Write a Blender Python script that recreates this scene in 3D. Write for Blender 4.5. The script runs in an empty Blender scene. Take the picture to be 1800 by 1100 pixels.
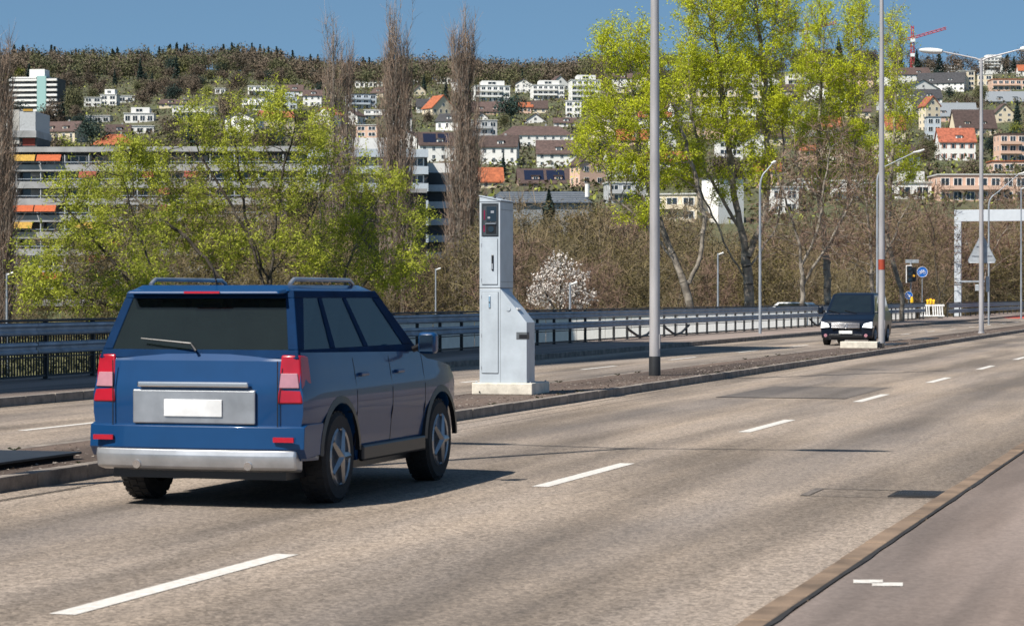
import bpy, bmesh, math, random
import numpy as np
from mathutils import Vector
R = math.radians
# ------------------------------------------------------------------ camera, sky, sun
sc = bpy.context.scene
C = sc.collection
TH = math.atan(1300/4250.0)          # road heading, to the right of the view axis
SN, CS = math.sin(TH), math.cos(TH)
EYE = 1.75
cam = bpy.data.cameras.new('camera'); co = bpy.data.objects.new('camera', cam); C.objects.link(co)
co.location = (0, 0, EYE); co.rotation_euler = (R(90), 0, 0)
cam.sensor_width = 36; cam.lens = 85; cam.shift_y = -29/1800.0
cam.clip_start = .3; cam.clip_end = 9000
cam.dof.use_dof = True; cam.dof.focus_distance = 41; cam.dof.aperture_fstop = 7.1
sc.camera = co
w = bpy.data.worlds.new('World'); sc.world = w; w.use_nodes = True
nt = w.node_tree; nt.nodes.clear()
out = nt.nodes.new('ShaderNodeOutputWorld'); bg = nt.nodes.new('ShaderNodeBackground')
sky = nt.nodes.new('ShaderNodeTexSky'); sky.sky_type = 'NISHITA'; sky.sun_disc = False
sky.sun_elevation = R(50); sky.sun_rotation = R(225); sky.air_density = 1.0; sky.dust_density = 0.4; sky.ozone_density = 1.3
tc = nt.nodes.new('ShaderNodeTexCoord'); ad = nt.nodes.new('ShaderNodeVectorMath'); ad.operation = 'ADD'
ad.inputs[1].default_value = (0, 0, .17)
nt.links.new(tc.outputs['Generated'], ad.inputs[0]); nt.links.new(ad.outputs[0], sky.inputs[0])
tn_ = nt.nodes.new('ShaderNodeVectorMath'); tn_.operation = 'MULTIPLY'; tn_.inputs[1].default_value = (.84, 1.02, 1.03)
nt.links.new(sky.outputs[0], tn_.inputs[0]); nt.links.new(tn_.outputs[0], bg.inputs[0]); bg.inputs[1].default_value = .074
nt.links.new(bg.outputs[0], out.inputs[0])
sl = bpy.data.lights.new('sun', 'SUN'); so = bpy.data.objects.new('sun', sl); C.objects.link(so)
sl.energy = 5.0; sl.angle = R(.5); sl.color = (1, .94, .85)
ce, se = math.cos(R(50)), math.sin(R(50))
so.rotation_euler = Vector((.715*ce, .699*ce, -se)).to_track_quat('-Z', 'Y').to_euler()
so.location = (-30, -30, 60)
sc.view_settings.view_transform = 'Standard'; sc.view_settings.look = 'None'
sc.view_settings.exposure = .55; sc.view_settings.gamma = 1
rnd = random.Random(7); rng = np.random.default_rng(7)

# ------------------------------------------------------------------ materials
M = {}
def mat(name, col, rough=.6, metal=0., var=.12, scale=3., bump=0., col2=None, stretch=(1, 1, 1), coat=0., island=0., trans=0., emit=0., spec=.5, fine=0., objvar=0.):
    m = bpy.data.materials.new(name); m.use_nodes = True
    n = m.node_tree; N = n.nodes; L = n.links
    b = N['Principled BSDF']; b.inputs['Roughness'].default_value = rough; b.inputs['Metallic'].default_value = metal
    b.inputs['Coat Weight'].default_value = coat; b.inputs['Coat Roughness'].default_value = .05
    b.inputs['Specular IOR Level'].default_value = spec
    t = N.new('ShaderNodeTexCoord'); mp = N.new('ShaderNodeMapping'); mp.inputs['Scale'].default_value = stretch
    L.new(t.outputs['Object'], mp.inputs[0])
    nz = N.new('ShaderNodeTexNoise'); nz.inputs['Scale'].default_value = scale; nz.inputs['Detail'].default_value = 6; nz.inputs['Roughness'].default_value = .6
    L.new(mp.outputs[0], nz.inputs[0])
    mx = N.new('ShaderNodeMix'); mx.data_type = 'RGBA'
    c2 = col2 if col2 else tuple(max(0, c*(1-2.2*var)) for c in col)
    c1 = col if col2 else tuple(min(1, c*(1+var)) for c in col)
    mx.inputs[6].default_value = (*c1, 1); mx.inputs[7].default_value = (*c2, 1)
    rp = N.new('ShaderNodeMapRange'); rp.inputs[1].default_value = .33; rp.inputs[2].default_value = .67
    L.new(nz.outputs[0], rp.inputs[0]); L.new(rp.outputs[0], mx.inputs[0])
    last = mx.outputs[2]
    def mul(src, fac_out, lo, hi):
        r = N.new('ShaderNodeMapRange'); r.inputs[3].default_value = lo; r.inputs[4].default_value = hi
        L.new(fac_out, r.inputs[0])
        q = N.new('ShaderNodeVectorMath'); q.operation = 'SCALE'
        L.new(src, q.inputs[0]); L.new(r.outputs[0], q.inputs['Scale'])
        return q.outputs[0]
    if island:
        g = N.new('ShaderNodeNewGeometry'); last = mul(last, g.outputs['Random Per Island'], 1-island, 1+island)
    if objvar:
        g = N.new('ShaderNodeObjectInfo'); last = mul(last, g.outputs['Random'], 1-objvar, 1+objvar)
    if fine:
        f = N.new('ShaderNodeTexNoise'); f.inputs['Scale'].default_value = 55; f.inputs['Detail'].default_value = 3; f.inputs['Roughness'].default_value = .8
        L.new(t.outputs['Object'], f.inputs[0])
        r0 = N.new('ShaderNodeMapRange'); r0.inputs[1].default_value = .3; r0.inputs[2].default_value = .7
        L.new(f.outputs[0], r0.inputs[0]); last = mul(last, r0.outputs[0], 1-fine, 1+fine)
    L.new(last, b.inputs['Base Color'])
    if bump:
        bp = N.new('ShaderNodeBump'); bp.inputs['Strength'].default_value = bump; bp.inputs['Distance'].default_value = .02
        L.new(nz.outputs[0], bp.inputs['Height']); L.new(bp.outputs[0], b.inputs['Normal'])
    if emit:
        b.inputs['Emission Color'].default_value = (*col, 1); b.inputs['Emission Strength'].default_value = emit
    if trans:
        tr = N.new('ShaderNodeBsdfTranslucent'); L.new(last, tr.inputs[0]); ms = N.new('ShaderNodeMixShader'); ms.inputs[0].default_value = trans
        L.new(b.outputs[0], ms.inputs[1]); L.new(tr.outputs[0], ms.inputs[2]); L.new(ms.outputs[0], N['Material Output'].inputs[0])
    M[name] = m
    return m

# ------------------------------------------------------------------ mesh helpers
class MB:
    def __init__(s): s.v = []; s.f = []; s.m = []
    def add(s, vs, fs, mi=0):
        o = len(s.v); s.v += [tuple(p) for p in vs]; s.f += [tuple(i+o for i in f) for f in fs]; s.m += [mi]*len(fs); return s
    def box(s, x0, x1, y0, y1, z0, z1, mi=0):
        if x0 > x1: x0, x1 = x1, x0
        if y0 > y1: y0, y1 = y1, y0
        if z0 > z1: z0, z1 = z1, z0
        return s.add([(x0,y0,z0),(x1,y0,z0),(x1,y1,z0),(x0,y1,z0),(x0,y0,z1),(x1,y0,z1),(x1,y1,z1),(x0,y1,z1)],
            [(0,3,2,1),(4,5,6,7),(0,1,5,4),(1,2,6,5),(2,3,7,6),(3,0,4,7)], mi)
    def hexa(s, lo, hi, mi=0):   # lo, hi: four points each, counter-clockwise from above
        return s.add(list(lo)+list(hi), [(0,3,2,1),(4,5,6,7),(0,1,5,4),(1,2,6,5),(2,3,7,6),(3,0,4,7)], mi)
    def tube(s, pts, rad, k=10, mi=0, caps=True):
        pts = [Vector(p) for p in pts]; n = len(pts)
        if not hasattr(rad, '__len__'): rad = [rad]*n
        vs = []
        ref = Vector((0, 0, 1))
        d0 = (pts[-1]-pts[0]).normalized()
        if abs(d0.z) > .9: ref = Vector((0, 1, 0))
        for i, p in enumerate(pts):
            d = (pts[min(i+1, n-1)]-pts[max(i-1, 0)]).normalized()
            u = d.cross(ref).normalized(); v = u.cross(d)
            for j in range(k):
                a = 2*math.pi*j/k; vs.append(p+(u*math.cos(a)+v*math.sin(a))*rad[i])
        fs = [(i*k+j, i*k+(j+1) % k, (i+1)*k+(j+1) % k, (i+1)*k+j) for i in range(n-1) for j in range(k)]
        if caps: fs += [tuple(range(k))[::-1], tuple(range((n-1)*k, n*k))]
        return s.add(vs, fs, mi)
    def disc(s, c, nrm, r, th, k=24, mi=0):
        c = Vector(c); nrm = Vector(nrm).normalized()
        return s.tube([c-nrm*th/2, c+nrm*th/2], r, k, mi)
    def prism(s, poly, axis, a, b, mi=0):  # poly of 2-d points extruded along axis from a to b
        n = len(poly)
        def P(q, t): return (t, q[0], q[1]) if axis == 'x' else ((q[0], t, q[1]) if axis == 'y' else (q[0], q[1], t))
        vs = [P(q, a) for q in poly]+[P(q, b) for q in poly]
        fs = [tuple(range(n)), tuple(range(n, 2*n))[::-1]]+[(i, i+n, (i+1) % n+n, (i+1) % n) for i in range(n)]
        return s.add(vs, fs, mi)
    def build(s, name, mats, parent=None, bevel=0, smooth=False, segs=2):
        me = bpy.data.meshes.new(name); me.from_pydata(s.v, [], s.f)
        if not isinstance(mats, (list, tuple)): mats = [mats]
        for m in mats: me.materials.append(M[m] if isinstance(m, str) else m)
        me.polygons.foreach_set('material_index', s.m)
        bm = bmesh.new(); bm.from_mesh(me); bmesh.ops.recalc_face_normals(bm, faces=bm.faces); bm.to_mesh(me); bm.free()
        if smooth:
            me.polygons.foreach_set('use_smooth', [True]*len(me.polygons))
            try: me.set_sharp_from_angle(angle=R(38))
            except Exception: pass
        o = bpy.data.objects.new(name, me); C.objects.link(o)
        if parent: o.parent = parent
        if bevel:
            md = o.modifiers.new('bevel', 'BEVEL'); md.width = bevel; md.segments = segs; md.limit_method = 'ANGLE'; md.angle_limit = R(40)
        return o
def tag(o, label, cat, group=None, kind=None):
    o['label'] = label; o['category'] = cat
    if group: o['group'] = group
    if kind: o['kind'] = kind
    return o
def thing(name, label, cat, loc=(0, 0, 0), rz=0., group=None):
    o = bpy.data.objects.new(name, None); C.objects.link(o); o.location = loc; o.rotation_euler = (0, 0, rz)
    o.empty_display_size = .3
    return tag(o, label, cat, group)
def copy_tree(o, parent=None):
    c = o.copy(); C.objects.link(c); c.parent = parent
    for ch in o.children: copy_tree(ch, c)
    return c
def W(s, t, z=0.): return (SN*s-CS*t, CS*s+SN*t, z)
def P(px, py, Z): return ((px-900)*Z/4250.0, Z, EYE-(py-521)*Z/4250.0)
def struct(o, label, cat):
    o.rotation_euler = (0, 0, -TH); return tag(o, label, cat, kind='structure')
def np_mesh(name, V, F, mname, parent=None, smooth=False):
    V = np.asarray(V, dtype=np.float32); F = np.asarray(F, dtype=np.int32); k = F.shape[1]
    me = bpy.data.meshes.new(name); me.vertices.add(len(V)); me.vertices.foreach_set('co', V.ravel())
    me.loops.add(F.size); me.loops.foreach_set('vertex_index', F.ravel())
    me.polygons.add(len(F)); me.polygons.foreach_set('loop_start', np.arange(0, F.size, k, dtype=np.int32))
    me.update(calc_edges=True)
    me.materials.append(M[mname])
    if smooth: me.polygons.foreach_set('use_smooth', np.ones(len(F), dtype=bool))
    o = bpy.data.objects.new(name, me); C.objects.link(o)
    if parent: o.parent = parent
    return o
# ------------------------------------------------------------------ palette
def road_mat(name, base, dark, spk, fine=.22, bands=True):
    m = mat(name, base, .85, var=.1, scale=.9, col2=dark, stretch=(1.1, .13, 1), bump=0., fine=fine, spec=.25)
    N = m.node_tree.nodes; L = m.node_tree.links; b = N['Principled BSDF']; t = [n for n in N if n.type == 'TEX_COORD'][0]
    src = b.inputs['Base Color'].links[0].from_socket
    # wheel tracks worn darker with rubber and oil along the lanes, and broad blotches
    mp = N.new('ShaderNodeMapping'); mp.inputs['Scale'].default_value = (.62, .045, 1); L.new(t.outputs['Object'], mp.inputs[0])
    n2 = N.new('ShaderNodeTexNoise'); n2.inputs['Scale'].default_value = 1.5; n2.inputs['Detail'].default_value = 4; L.new(mp.outputs[0], n2.inputs[0])
    r = N.new('ShaderNodeMapRange'); r.inputs[1].default_value = .42; r.inputs[2].default_value = .62; r.inputs[3].default_value = 1.12; r.inputs[4].default_value = .58
    L.new(n2.outputs[0], r.inputs[0])
    q = N.new('ShaderNodeVectorMath'); q.operation = 'SCALE'; L.new(src, q.inputs[0]); L.new(r.outputs[0], q.inputs['Scale'])
    # grit
    n3 = N.new('ShaderNodeTexVoronoi'); n3.inputs['Scale'].default_value = 38; L.new(t.outputs['Object'], n3.inputs[0])
    r3 = N.new('ShaderNodeMapRange'); r3.inputs[3].default_value = 1-spk; r3.inputs[4].default_value = 1+spk
    sep = N.new('ShaderNodeSeparateColor'); L.new(n3.outputs['Color'], sep.inputs[0]); L.new(sep.outputs[0], r3.inputs[0])
    q2 = N.new('ShaderNodeVectorMath'); q2.operation = 'SCALE'; L.new(q.outputs[0], q2.inputs[0]); L.new(r3.outputs[0], q2.inputs['Scale'])
    cur = q2.outputs[0]
    sx_ = N.new('ShaderNodeSeparateXYZ'); L.new(t.outputs['Object'], sx_.inputs[0])
    wob = N.new('ShaderNodeTexNoise'); wob.inputs['Scale'].default_value = .22; wob.inputs['Detail'].default_value = 5; L.new(t.outputs['Object'], wob.inputs[0])
    for x0 in ((-4.35, -8.5, -14.0, -17.2) if bands else ()):   # oily, rubbed-in band down the middle of each lane
        a = N.new('ShaderNodeMath'); a.operation = 'SUBTRACT'; L.new(sx_.outputs[0], a.inputs[0]); a.inputs[1].default_value = x0
        a2 = N.new('ShaderNodeMath'); a2.operation = 'ABSOLUTE'; L.new(a.outputs[0], a2.inputs[0])
        a3 = N.new('ShaderNodeMapRange'); a3.interpolation_type = 'SMOOTHSTEP'; a3.inputs[1].default_value = .15; a3.inputs[2].default_value = 1.15; a3.inputs[3].default_value = 1; a3.inputs[4].default_value = 0; L.new(a2.outputs[0], a3.inputs[0])
        a4 = N.new('ShaderNodeMapRange'); a4.inputs[1].default_value = .3; a4.inputs[2].default_value = .7; a4.inputs[3].default_value = .05; a4.inputs[4].default_value = .52; L.new(wob.outputs[0], a4.inputs[0])
        a5 = N.new('ShaderNodeMath'); a5.operation = 'MULTIPLY'; L.new(a3.outputs[0], a5.inputs[0]); L.new(a4.outputs[0], a5.inputs[1])
        mk = N.new('ShaderNodeMix'); mk.data_type = 'RGBA'; L.new(a5.outputs[0], mk.inputs[0]); L.new(cur, mk.inputs[6]); mk.inputs[7].default_value = (.085, .078, .078, 1); cur = mk.outputs[2]
    L.new(cur, b.inputs['Base Color'])
    bp = N.new('ShaderNodeBump'); bp.inputs['Strength'].default_value = .5; bp.inputs['Distance'].default_value = .006
    L.new(sep.outputs[1], bp.inputs['Height']); L.new(bp.outputs[0], b.inputs['Normal'])
    return m
road_mat('asphalt', (.295, .237, .185), (.225, .19, .162), .4, fine=.4)
road_mat('asphalt_patch', (.17, .145, .125), (.13, .115, .105), .3)
_x = road_mat('pavement_tar', (.26, .205, .175), (.225, .185, .165), .14, fine=.1, bands=False)
road_mat('island_tar', (.13, .095, .075), (.085, .065, .055), .3, bands=False)
mat('kerb_stone', (.24, .205, .175), .85, var=.2, scale=4, bump=.4, fine=.15)
mat('kerb_brown', (.20, .14, .095), .85, var=.2, scale=2.5, bump=.3, fine=.12)
mat('joint_tar', (.04, .04, .042), .95, spec=.1)
mat('paint_white', (.70, .68, .64), .6, scale=16, col2=(.52, .48, .43), fine=.14)
mat('concrete', (.42, .40, .37), .85, var=.12, scale=.6, bump=.2)
mat('concrete_pale', (.62, .58, .50), .85, var=.12, scale=5, bump=.3, fine=.1)
mat('concrete_grey', (.33, .33, .33), .85, var=.12, scale=.4)
mat('galvanised', (.34, .37, .41), .45, .35, var=.12, scale=6, stretch=(1, 1, .25))
mat('rail_paint', (.34, .38, .43), .5, .2, var=.14, scale=2.5)
mat('dark_steel', (.03, .032, .036), .5, .3)
mat('pole_grey', (.40, .39, .40), .5, .25, var=.10, scale=4, stretch=(1, 1, .2))
mat('cabinet', (.42, .475, .53), .42, .0, var=.07, scale=2.4, coat=.15)
mat('cabinet_seam', (.10, .115, .13), .6)
mat('window_frame_dark', (.05, .06, .07), .4)
mat('black_plastic', (.012, .012, .014), .35)
mat('lens_glass', (.004, .005, .008), .06, coat=1)
mat('red_filter', (.22, .01, .05), .2)
mat('chrome', (.7, .7, .72), .12, 1, var=.02)
mat('rust_red', (.35, .05, .02), .7)
mat('white_plastic', (.75, .76, .76), .4)
mat('lamp_white', (.62, .62, .60), .35, var=.06)
mat('car_blue', (.0015, .038, .125), .40, .0, var=.04, coat=.6, spec=.25)
mat('van_blue', (.002, .006, .016), .35, .0, var=.04, coat=.4, spec=.3)
mat('tinted_glass', (.008, .012, .013), .04, spec=.8, coat=.6)
mat('tyre', (.018, .018, .019), .85, var=.2, scale=12)
mat('alloy', (.35, .36, .38), .3, .9)
mat('tail_red', (.38, .006, .02), .28, coat=.2)
mat('pillar_dark', (.003, .022, .07), .7, spec=.05)
mat('gantry_paint', (.50, .54, .58), .5, var=.03)
mat('tail_clear', (.42, .20, .24), .15, coat=1)
mat('head_lamp', (.85, .88, .9), .1, coat=1, emit=.7)
mat('plate_white', (.72, .73, .74), .4)
mat('silver_trim', (.45, .46, .48), .3, .7)
mat('panel_white', (.86, .85, .82), .5, var=.04, trans=.92)
m_ = mat('car_glass', (.010, .016, .015), .03, spec=.8, coat=.5)
_n = m_.node_tree; _t = _n.nodes.new('ShaderNodeBsdfTransparent'); _t.inputs[0].default_value = (.45, .55, .52, 1); _x = _n.nodes.new('ShaderNodeMixShader'); _x.inputs[0].default_value = .55
_n.links.new(_n.nodes['Principled BSDF'].outputs[0], _x.inputs[1]); _n.links.new(_t.outputs[0], _x.inputs[2]); _n.links.new(_x.outputs[0], _n.nodes['Material Output'].inputs[0])
mat('seat_cloth', (.03, .03, .033), .9)
mat('sign_blue', (.01, .13, .50), .4)
mat('sign_back', (.40, .43, .46), .45, .4)
mat('sign_white', (.8, .8, .8), .4)
mat('amber', (.9, .42, .02), .3, emit=.5)
mat('yellow_plastic', (.85, .50, .02), .35)
mat('red_road', (.55, .09, .05), .8)
mat('crane_red', (.42, .04, .05), .5)
mat('wall_white', (.74, .73, .70), .85, var=.04, objvar=.08)
mat('wall_cream', (.66, .57, .42), .85, var=.05, objvar=.08)
mat('wall_peach', (.62, .42, .32), .85, var=.05)
mat('wall_grey', (.42, .43, .44), .85, var=.06)
mat('wall_bluegrey', (.45, .50, .55), .85, var=.06)
mat('wall_mint', (.30, .48, .46), .85, var=.04)
mat('roof_brown', (.085, .055, .048), .85, var=.2, scale=1.2, objvar=.25)
mat('roof_dark', (.045, .045, .05), .8, var=.2, scale=1.2)
mat('roof_red', (.34, .10, .055), .85, var=.2, scale=1.2, objvar=.15)
mat('roof_orange', (.38, .11, .045), .85, var=.2, scale=1.2)
mat('roof_grey', (.22, .24, .26), .6, var=.1)
mat('roof_pale', (.50, .50, .48), .8, var=.1)
mat('roof_metal', (.11, .125, .145), .45, .3, var=.1, scale=.3)
mat('solar', (.012, .016, .035), .25)
mat('glass_house', (.03, .04, .05), .12, objvar=.5)
mat('curtain', (.34, .32, .30), .8, var=.2, scale=1.5, objvar=.5)
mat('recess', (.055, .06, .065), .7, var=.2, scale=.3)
mat('awning_yellow', (.42, .25, .04), .8); mat('awning_orange', (.42, .09, .025), .8); mat('awning_red', (.26, .045, .03), .8)
mat('louvre', (.022, .026, .034), .6, .1)
mat('leaf_fresh', (.62, .65, .04), .6, var=.1, scale=.45, col2=(.40, .46, .035), island=.35, trans=.45, spec=.2)
mat('leaf_willow', (.52, .55, .07), .6, scale=.5, col2=(.30, .34, .05), island=.35, trans=.42, spec=.2)
mat('bark_grey', (.33, .29, .24), .9, scale=2.2, col2=(.09, .075, .06), bump=.4)
mat('bark_dark', (.085, .07, .055), .9, scale=2.5, col2=(.045, .038, .03))
mat('twig_brown', (.23, .15, .11), .9, scale=.35, col2=(.14, .09, .065), island=.35)
mat('poplar_twig', (.31, .225, .17), .9, scale=.35, col2=(.18, .125, .09), island=.35)
mat('twig_tan', (.25, .18, .105), .9, scale=.11, col2=(.105, .10, .045), island=.35)
mat('bud_olive', (.17, .14, .035), .8, scale=.3, col2=(.11, .085, .035), island=.35, trans=.2)
mat('blossom', (.82, .76, .70), .7, island=.15, trans=.3)
mat('hill_brown', (.125, .09, .062), .9, scale=.02, col2=(.07, .058, .04), island=.4, objvar=.25)
mat('hill_olive', (.105, .10, .04), .9, scale=.02, col2=(.06, .065, .03), island=.4, objvar=.25)
mat('hill_fresh', (.24, .25, .045), .9, scale=.25, col2=(.15, .17, .03), island=.35, objvar=.2)
mat('hill_conifer', (.022, .045, .035), .9, scale=.3, col2=(.014, .03, .024), island=.4, objvar=.25)
mat('grass_hill', (.085, .075, .04), .95, scale=.02, col2=(.075, .09, .035))
mat('grass_low', (.08, .10, .03), .95, scale=.3, col2=(.10, .10, .045))
mat('meadow', (.10, .19, .05), .95)

# ------------------------------------------------------------------ terrain
EP = [(0,-6),(380,-6),(450,7),(550,21),(700,36),(820,46),(1000,67),(1200,94),(1500,132),(1800,164),(2000,182),(2300,186),(5000,180)]
EX = [a for a, b in EP]; EY = [b for a, b in EP]
def elev(X, Y):
    z = float(np.interp(Y, EX, EY)); px = 900+X/max(Y, 50)*4250
    if Y > 400:
        k = (z+6)/190
        z += k*(9*max(0., min(1., (px-1300)/400))+5*math.sin(px*.006)+3*math.sin(px*.017+1))
        z += .8*math.sin(X*.03+Y*.017)
    return z
def proj_y(X, Y): return 521-(elev(X, Y)-EYE)*4250/Y
def solveZ(px, py):
    Z = 400.
    while Z < 2100:
        if proj_y((px-900)*Z/4250, Z) <= py: return Z
        Z += 4
    return Z
ys = list(np.linspace(-120, 380, 12))+list(np.linspace(395, 2300, 90))+[2800, 3600, 5000]
xs = np.linspace(-1, 1, 90)
V = []
for y in ys:
    half = 260+max(0, y)*.42
    for x in xs: V.append((x*half, y, elev(x*half, y)))
nx = len(xs)
F = [(j*nx+i, j*nx+i+1, (j+1)*nx+i+1, (j+1)*nx+i) for j in range(len(ys)-1) for i in range(nx-1)]
g = np_mesh('hillside', V, F, 'grass_hill', smooth=True); tag(g, 'grassy ground rising into the wooded hillside', 'hill', kind='structure')

# ------------------------------------------------------------------ road, pavements, island (local x = -t, y = s)
S0, S1 = -25, 430
deck = MB().box(-23.4, 30, S0, S1, -1.3, -.02).build('bridge_deck', 'concrete'); struct(deck, 'concrete deck carrying the road', 'bridge deck')
for s in range(10, 430, 35):
    tag(MB().tube([W(s, 16, -6.3), W(s, 16, -1.3)], .8, 20).build('bridge_pier', 'concrete', smooth=True), 'round concrete pier under the bridge deck', 'pier', 'piers under the bridge deck')
road = MB().add([(-18.9, S0, 0), (-2.3, S0, 0), (-2.3, S1, 0), (-18.9, S1, 0)], [(0, 1, 2, 3)]).build('road', 'asphalt'); struct(road, 'worn warm grey asphalt carriageways', 'road')
def strip(x0, x1, y0, y1, z=.004): return [(x0, y0, z), (x1, y0, z), (x1, y1, z), (x0, y1, z)]
def dash(t, s0, ln, wd=.16, skew=.0):
    MB().add([(-t-wd/2, s0, .004), (-t+wd/2, s0+skew, .004), (-t+wd/2, s0+ln+skew, .004), (-t-wd/2, s0+ln, .004)], [(0, 1, 2, 3)]).build('lane_dash', 'paint_white', road)
for k in range(-1, 36): dash(6.26, 12.0+9.35*k, 3.25)
for k in range(-2, 36): dash(15.35, 28.6+9.2*k-.3, 3.2, .13)
MB().add(strip(-8.9, -6.65, 41.2, 46.4), [(0, 1, 2, 3)]).build('asphalt_patch', 'asphalt_patch', road)
for a, b in (((-8.9, 41.15), (-6.6, 41.15)), ((-8.9, 46.4), (-6.6, 46.4))):
    MB().add(strip(a[0], b[0], a[1], a[1]+.08, .008), [(0, 1, 2, 3)]).build('tar_joint', 'joint_tar', road)
sm = MB()
for t, s0, s1, wd in ((10.25, 14, 44, .018), (9.95, 30, 62, .012), (10.35, 5, 20, .02)):
    y = s0; x = -t; 
    while y < s1:
        x2 = x+rnd.uniform(-.03, .03); sm.add([(x, y, .004), (x+wd, y, .004), (x2+wd, y+1, .004), (x2, y+1, .004)], [(0, 1, 2, 3)]); x = x2; y += 1
sm.build('tar_seam', 'joint_tar', road)
MB().add(strip(-18.9, -13.2, 196, 232, .004), [(0, 1, 2, 3)]).build('red_cycle_surface', 'red_road', road)
# near pavement and its kerb
pv = MB().box(-2.27, 30, S0, S1, 0, .12).build('pavement', 'pavement_tar'); struct(pv, 'pinkish grey asphalt pavement in the near right corner', 'pavement')
for a in ((1500, 1018, 1552, 1024), (1533, 1023, 1587, 1029)):
    g0 = []
    for (x, y) in ((a[0], a[1]), (a[2], a[1]), (a[2], a[3]), (a[0], a[3])):
        Z = 4250*(EYE-.124)/(y-521); X = (x-900)*Z/4250; g0.append((CS*X-SN*Z, SN*X+CS*Z, .124))
    MB().add(g0, [(0, 1, 2, 3)]).build('survey_mark', 'paint_white', pv)
def kerbline(x0, x1, z1, mname, label, y0=-20, y1=420, bev=.012, ch=1.0, z0=-.01):
    mb = MB(); y = y0
    while y < y1:
        ln = 1.0 if y < 160 else 6.0
        j = rnd.uniform(-.006, .006)
        mb.box(x0+j, x1+j, y+.006, y+ln-.006, z0, z1+rnd.uniform(-.004, .004)); y += ln
    return struct(mb.build('kerb', mname, bevel=bev, segs=2), label, 'kerb')
kerbline(-2.45, -2.30, .125, 'kerb_brown', 'rust brown kerb stones along the near pavement')
jt = MB(); y = -20; x = 0
while y < 200:
    x2 = rnd.uniform(-.004, .006); jt.add([(-2.305, y, .1275), (-2.272+x*1.8, y, .1275), (-2.272+x2*1.8, y+.5, .1275), (-2.305, y+.5, .127)], [(0, 1, 2, 3)]); x = x2; y += .5
struct(jt.build('joint_seal', 'joint_tar'), 'black tar joint between brown kerb and near pavement', 'joint seal')
kerbline(-10.83, -10.68, .14, 'kerb_stone', 'grey kerb stones on the near side of the central island')
kerbline(-12.72, -12.6, .12, 'kerb_stone', 'low kerb stones on the far side of the central island')
isl = MB().box(-12.6, -10.83, S0, S1, 0, .12).build('traffic_island', 'island_tar'); struct(isl, 'dark brown asphalt island between the carriageways', 'traffic island')
kerbline(-19.05, -18.9, .15, 'kerb_stone', 'kerb stones along the far footway by the railing')
fp = MB().box(-23.3, -19.05, S0, S1, 0, .14).build('footway', 'pavement_tar'); struct(fp, 'footway between the far kerb and the railing', 'pavement')
# drain beside the near kerb
dr = thing('storm_drain', 'dark iron storm drain grate in the road by the brown kerb', 'drain', W(21.45, 2.82, .004), -TH)
MB().box(-.22, .33, -.3, .3, 0, .006).build('frame', 'joint_tar', dr)
gm = MB()
for i in range(8): gm.box(-.17, .27, -.26+i*.07, -.225+i*.07, .006, .016)
gm.build('grate', 'dark_steel', dr)
MB().add([(-.98, -.40, .002), (-.90, -.40, .002), (-.90, .45, .002), (-.98, .45, .002), (.33, .45, .002), (.33, .41, .002), (-.90, .41, .002), (-.90, -.37, .002), (.33, -.37, .002), (.33, -.40, .002)], [(0, 1, 2, 3), (2, 5, 4), (2, 6, 5), (1, 9, 8, 7)]).build('tar_repair', 'asphalt_patch', dr)

# ------------------------------------------------------------------ speed camera cabinet
sx = 38.3; tx = 12.28
pl = thing('speed_camera', 'tall pale grey speed camera cabinet on a cream concrete plinth', 'speed camera', W(sx, tx, .12), -TH)
PH = .20
MB().box(-.12, .93, -.06, .98, 0, PH).build('plinth', 'concrete_pale', pl, bevel=.02)
MB().tube([(.02, -.075, .05), (.02, -.055, .05)], .012, 10).build('bolt_hole', 'black_plastic', pl)
H1 = PH+1.56
lo = MB()
lo.prism([(0, PH), (.82, PH), (.82, PH+.93), (.82, PH+1.0), (.36, H1), (0, H1)], 'y', 0, .47)
lo.build('lower_cabinet', 'cabinet', pl, bevel=.006)
MB().box(.0, .36, .475, .72, PH, H1).build('rear_cabinet', 'cabinet', pl, bevel=.006)
d = MB().box(.045, .325, -.014, -.002, PH+.16, H1-.06).build('lower_door', 'cabinet', pl, bevel=.003)
def slot_frame(x0, x1, z0, z1, y=-.003, w_=.006):
    m = MB(); m.box(x0-w_, x0, y, y+.001, z0-w_, z1+w_); m.box(x1, x1+w_, y, y+.001, z0-w_, z1+w_); m.box(x0, x1, y, y+.001, z0-w_, z0); m.box(x0, x1, y, y+.001, z1, z1+w_)
    return m
slot_frame(.045, .325, PH+.16, H1-.06).build('door_gap', 'cabinet_seam', pl)
hd = MB().box(.165, .195, -.028, -.014, H1-.32, H1-.12).build('handle', 'chrome', d, bevel=.004)
MB().box(.17, .19, -.031, -.028, H1-.24, H1-.22).build('lock', 'black_plastic', hd)
MB().disc((.50, -.004, H1-.33), (0, 1, 0), .042, .014).build('blank_cap', 'cabinet', pl, smooth=True)
MB().box(.36, .364, -.002, .001, PH, H1).build('seam', 'cabinet_seam', pl)
# measuring slot cut as a dark recess wrapping the corner
MB().box(.64, .822, -.004, .14, PH+.72, PH+.84).build('sensor_slot', 'cabinet_seam', pl)
MB().box(.69, .824, -.006, .11, PH+.735, PH+.80).build('sensor_window', 'black_plastic', pl)
for z_ in (PH+.24, PH+.78, H1-.14): MB().tube([(.040, -.012, z_-.03), (.040, -.012, z_+.03)], .008, 8).build('hinge', 'galvanised', pl)
for z_ in (H1+.14, H1+.72): MB().tube([(.040, -.012, z_-.03), (.040, -.012, z_+.03)], .008, 8).build('hinge', 'galvanised', pl)
for x_, y_ in ((-.06, .02), (.88, .02), (.88, .90)): MB().tube([(x_, y_, PH), (x_, y_, PH+.02)], .016, 6).build('anchor_bolt', 'galvanised', pl)
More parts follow.
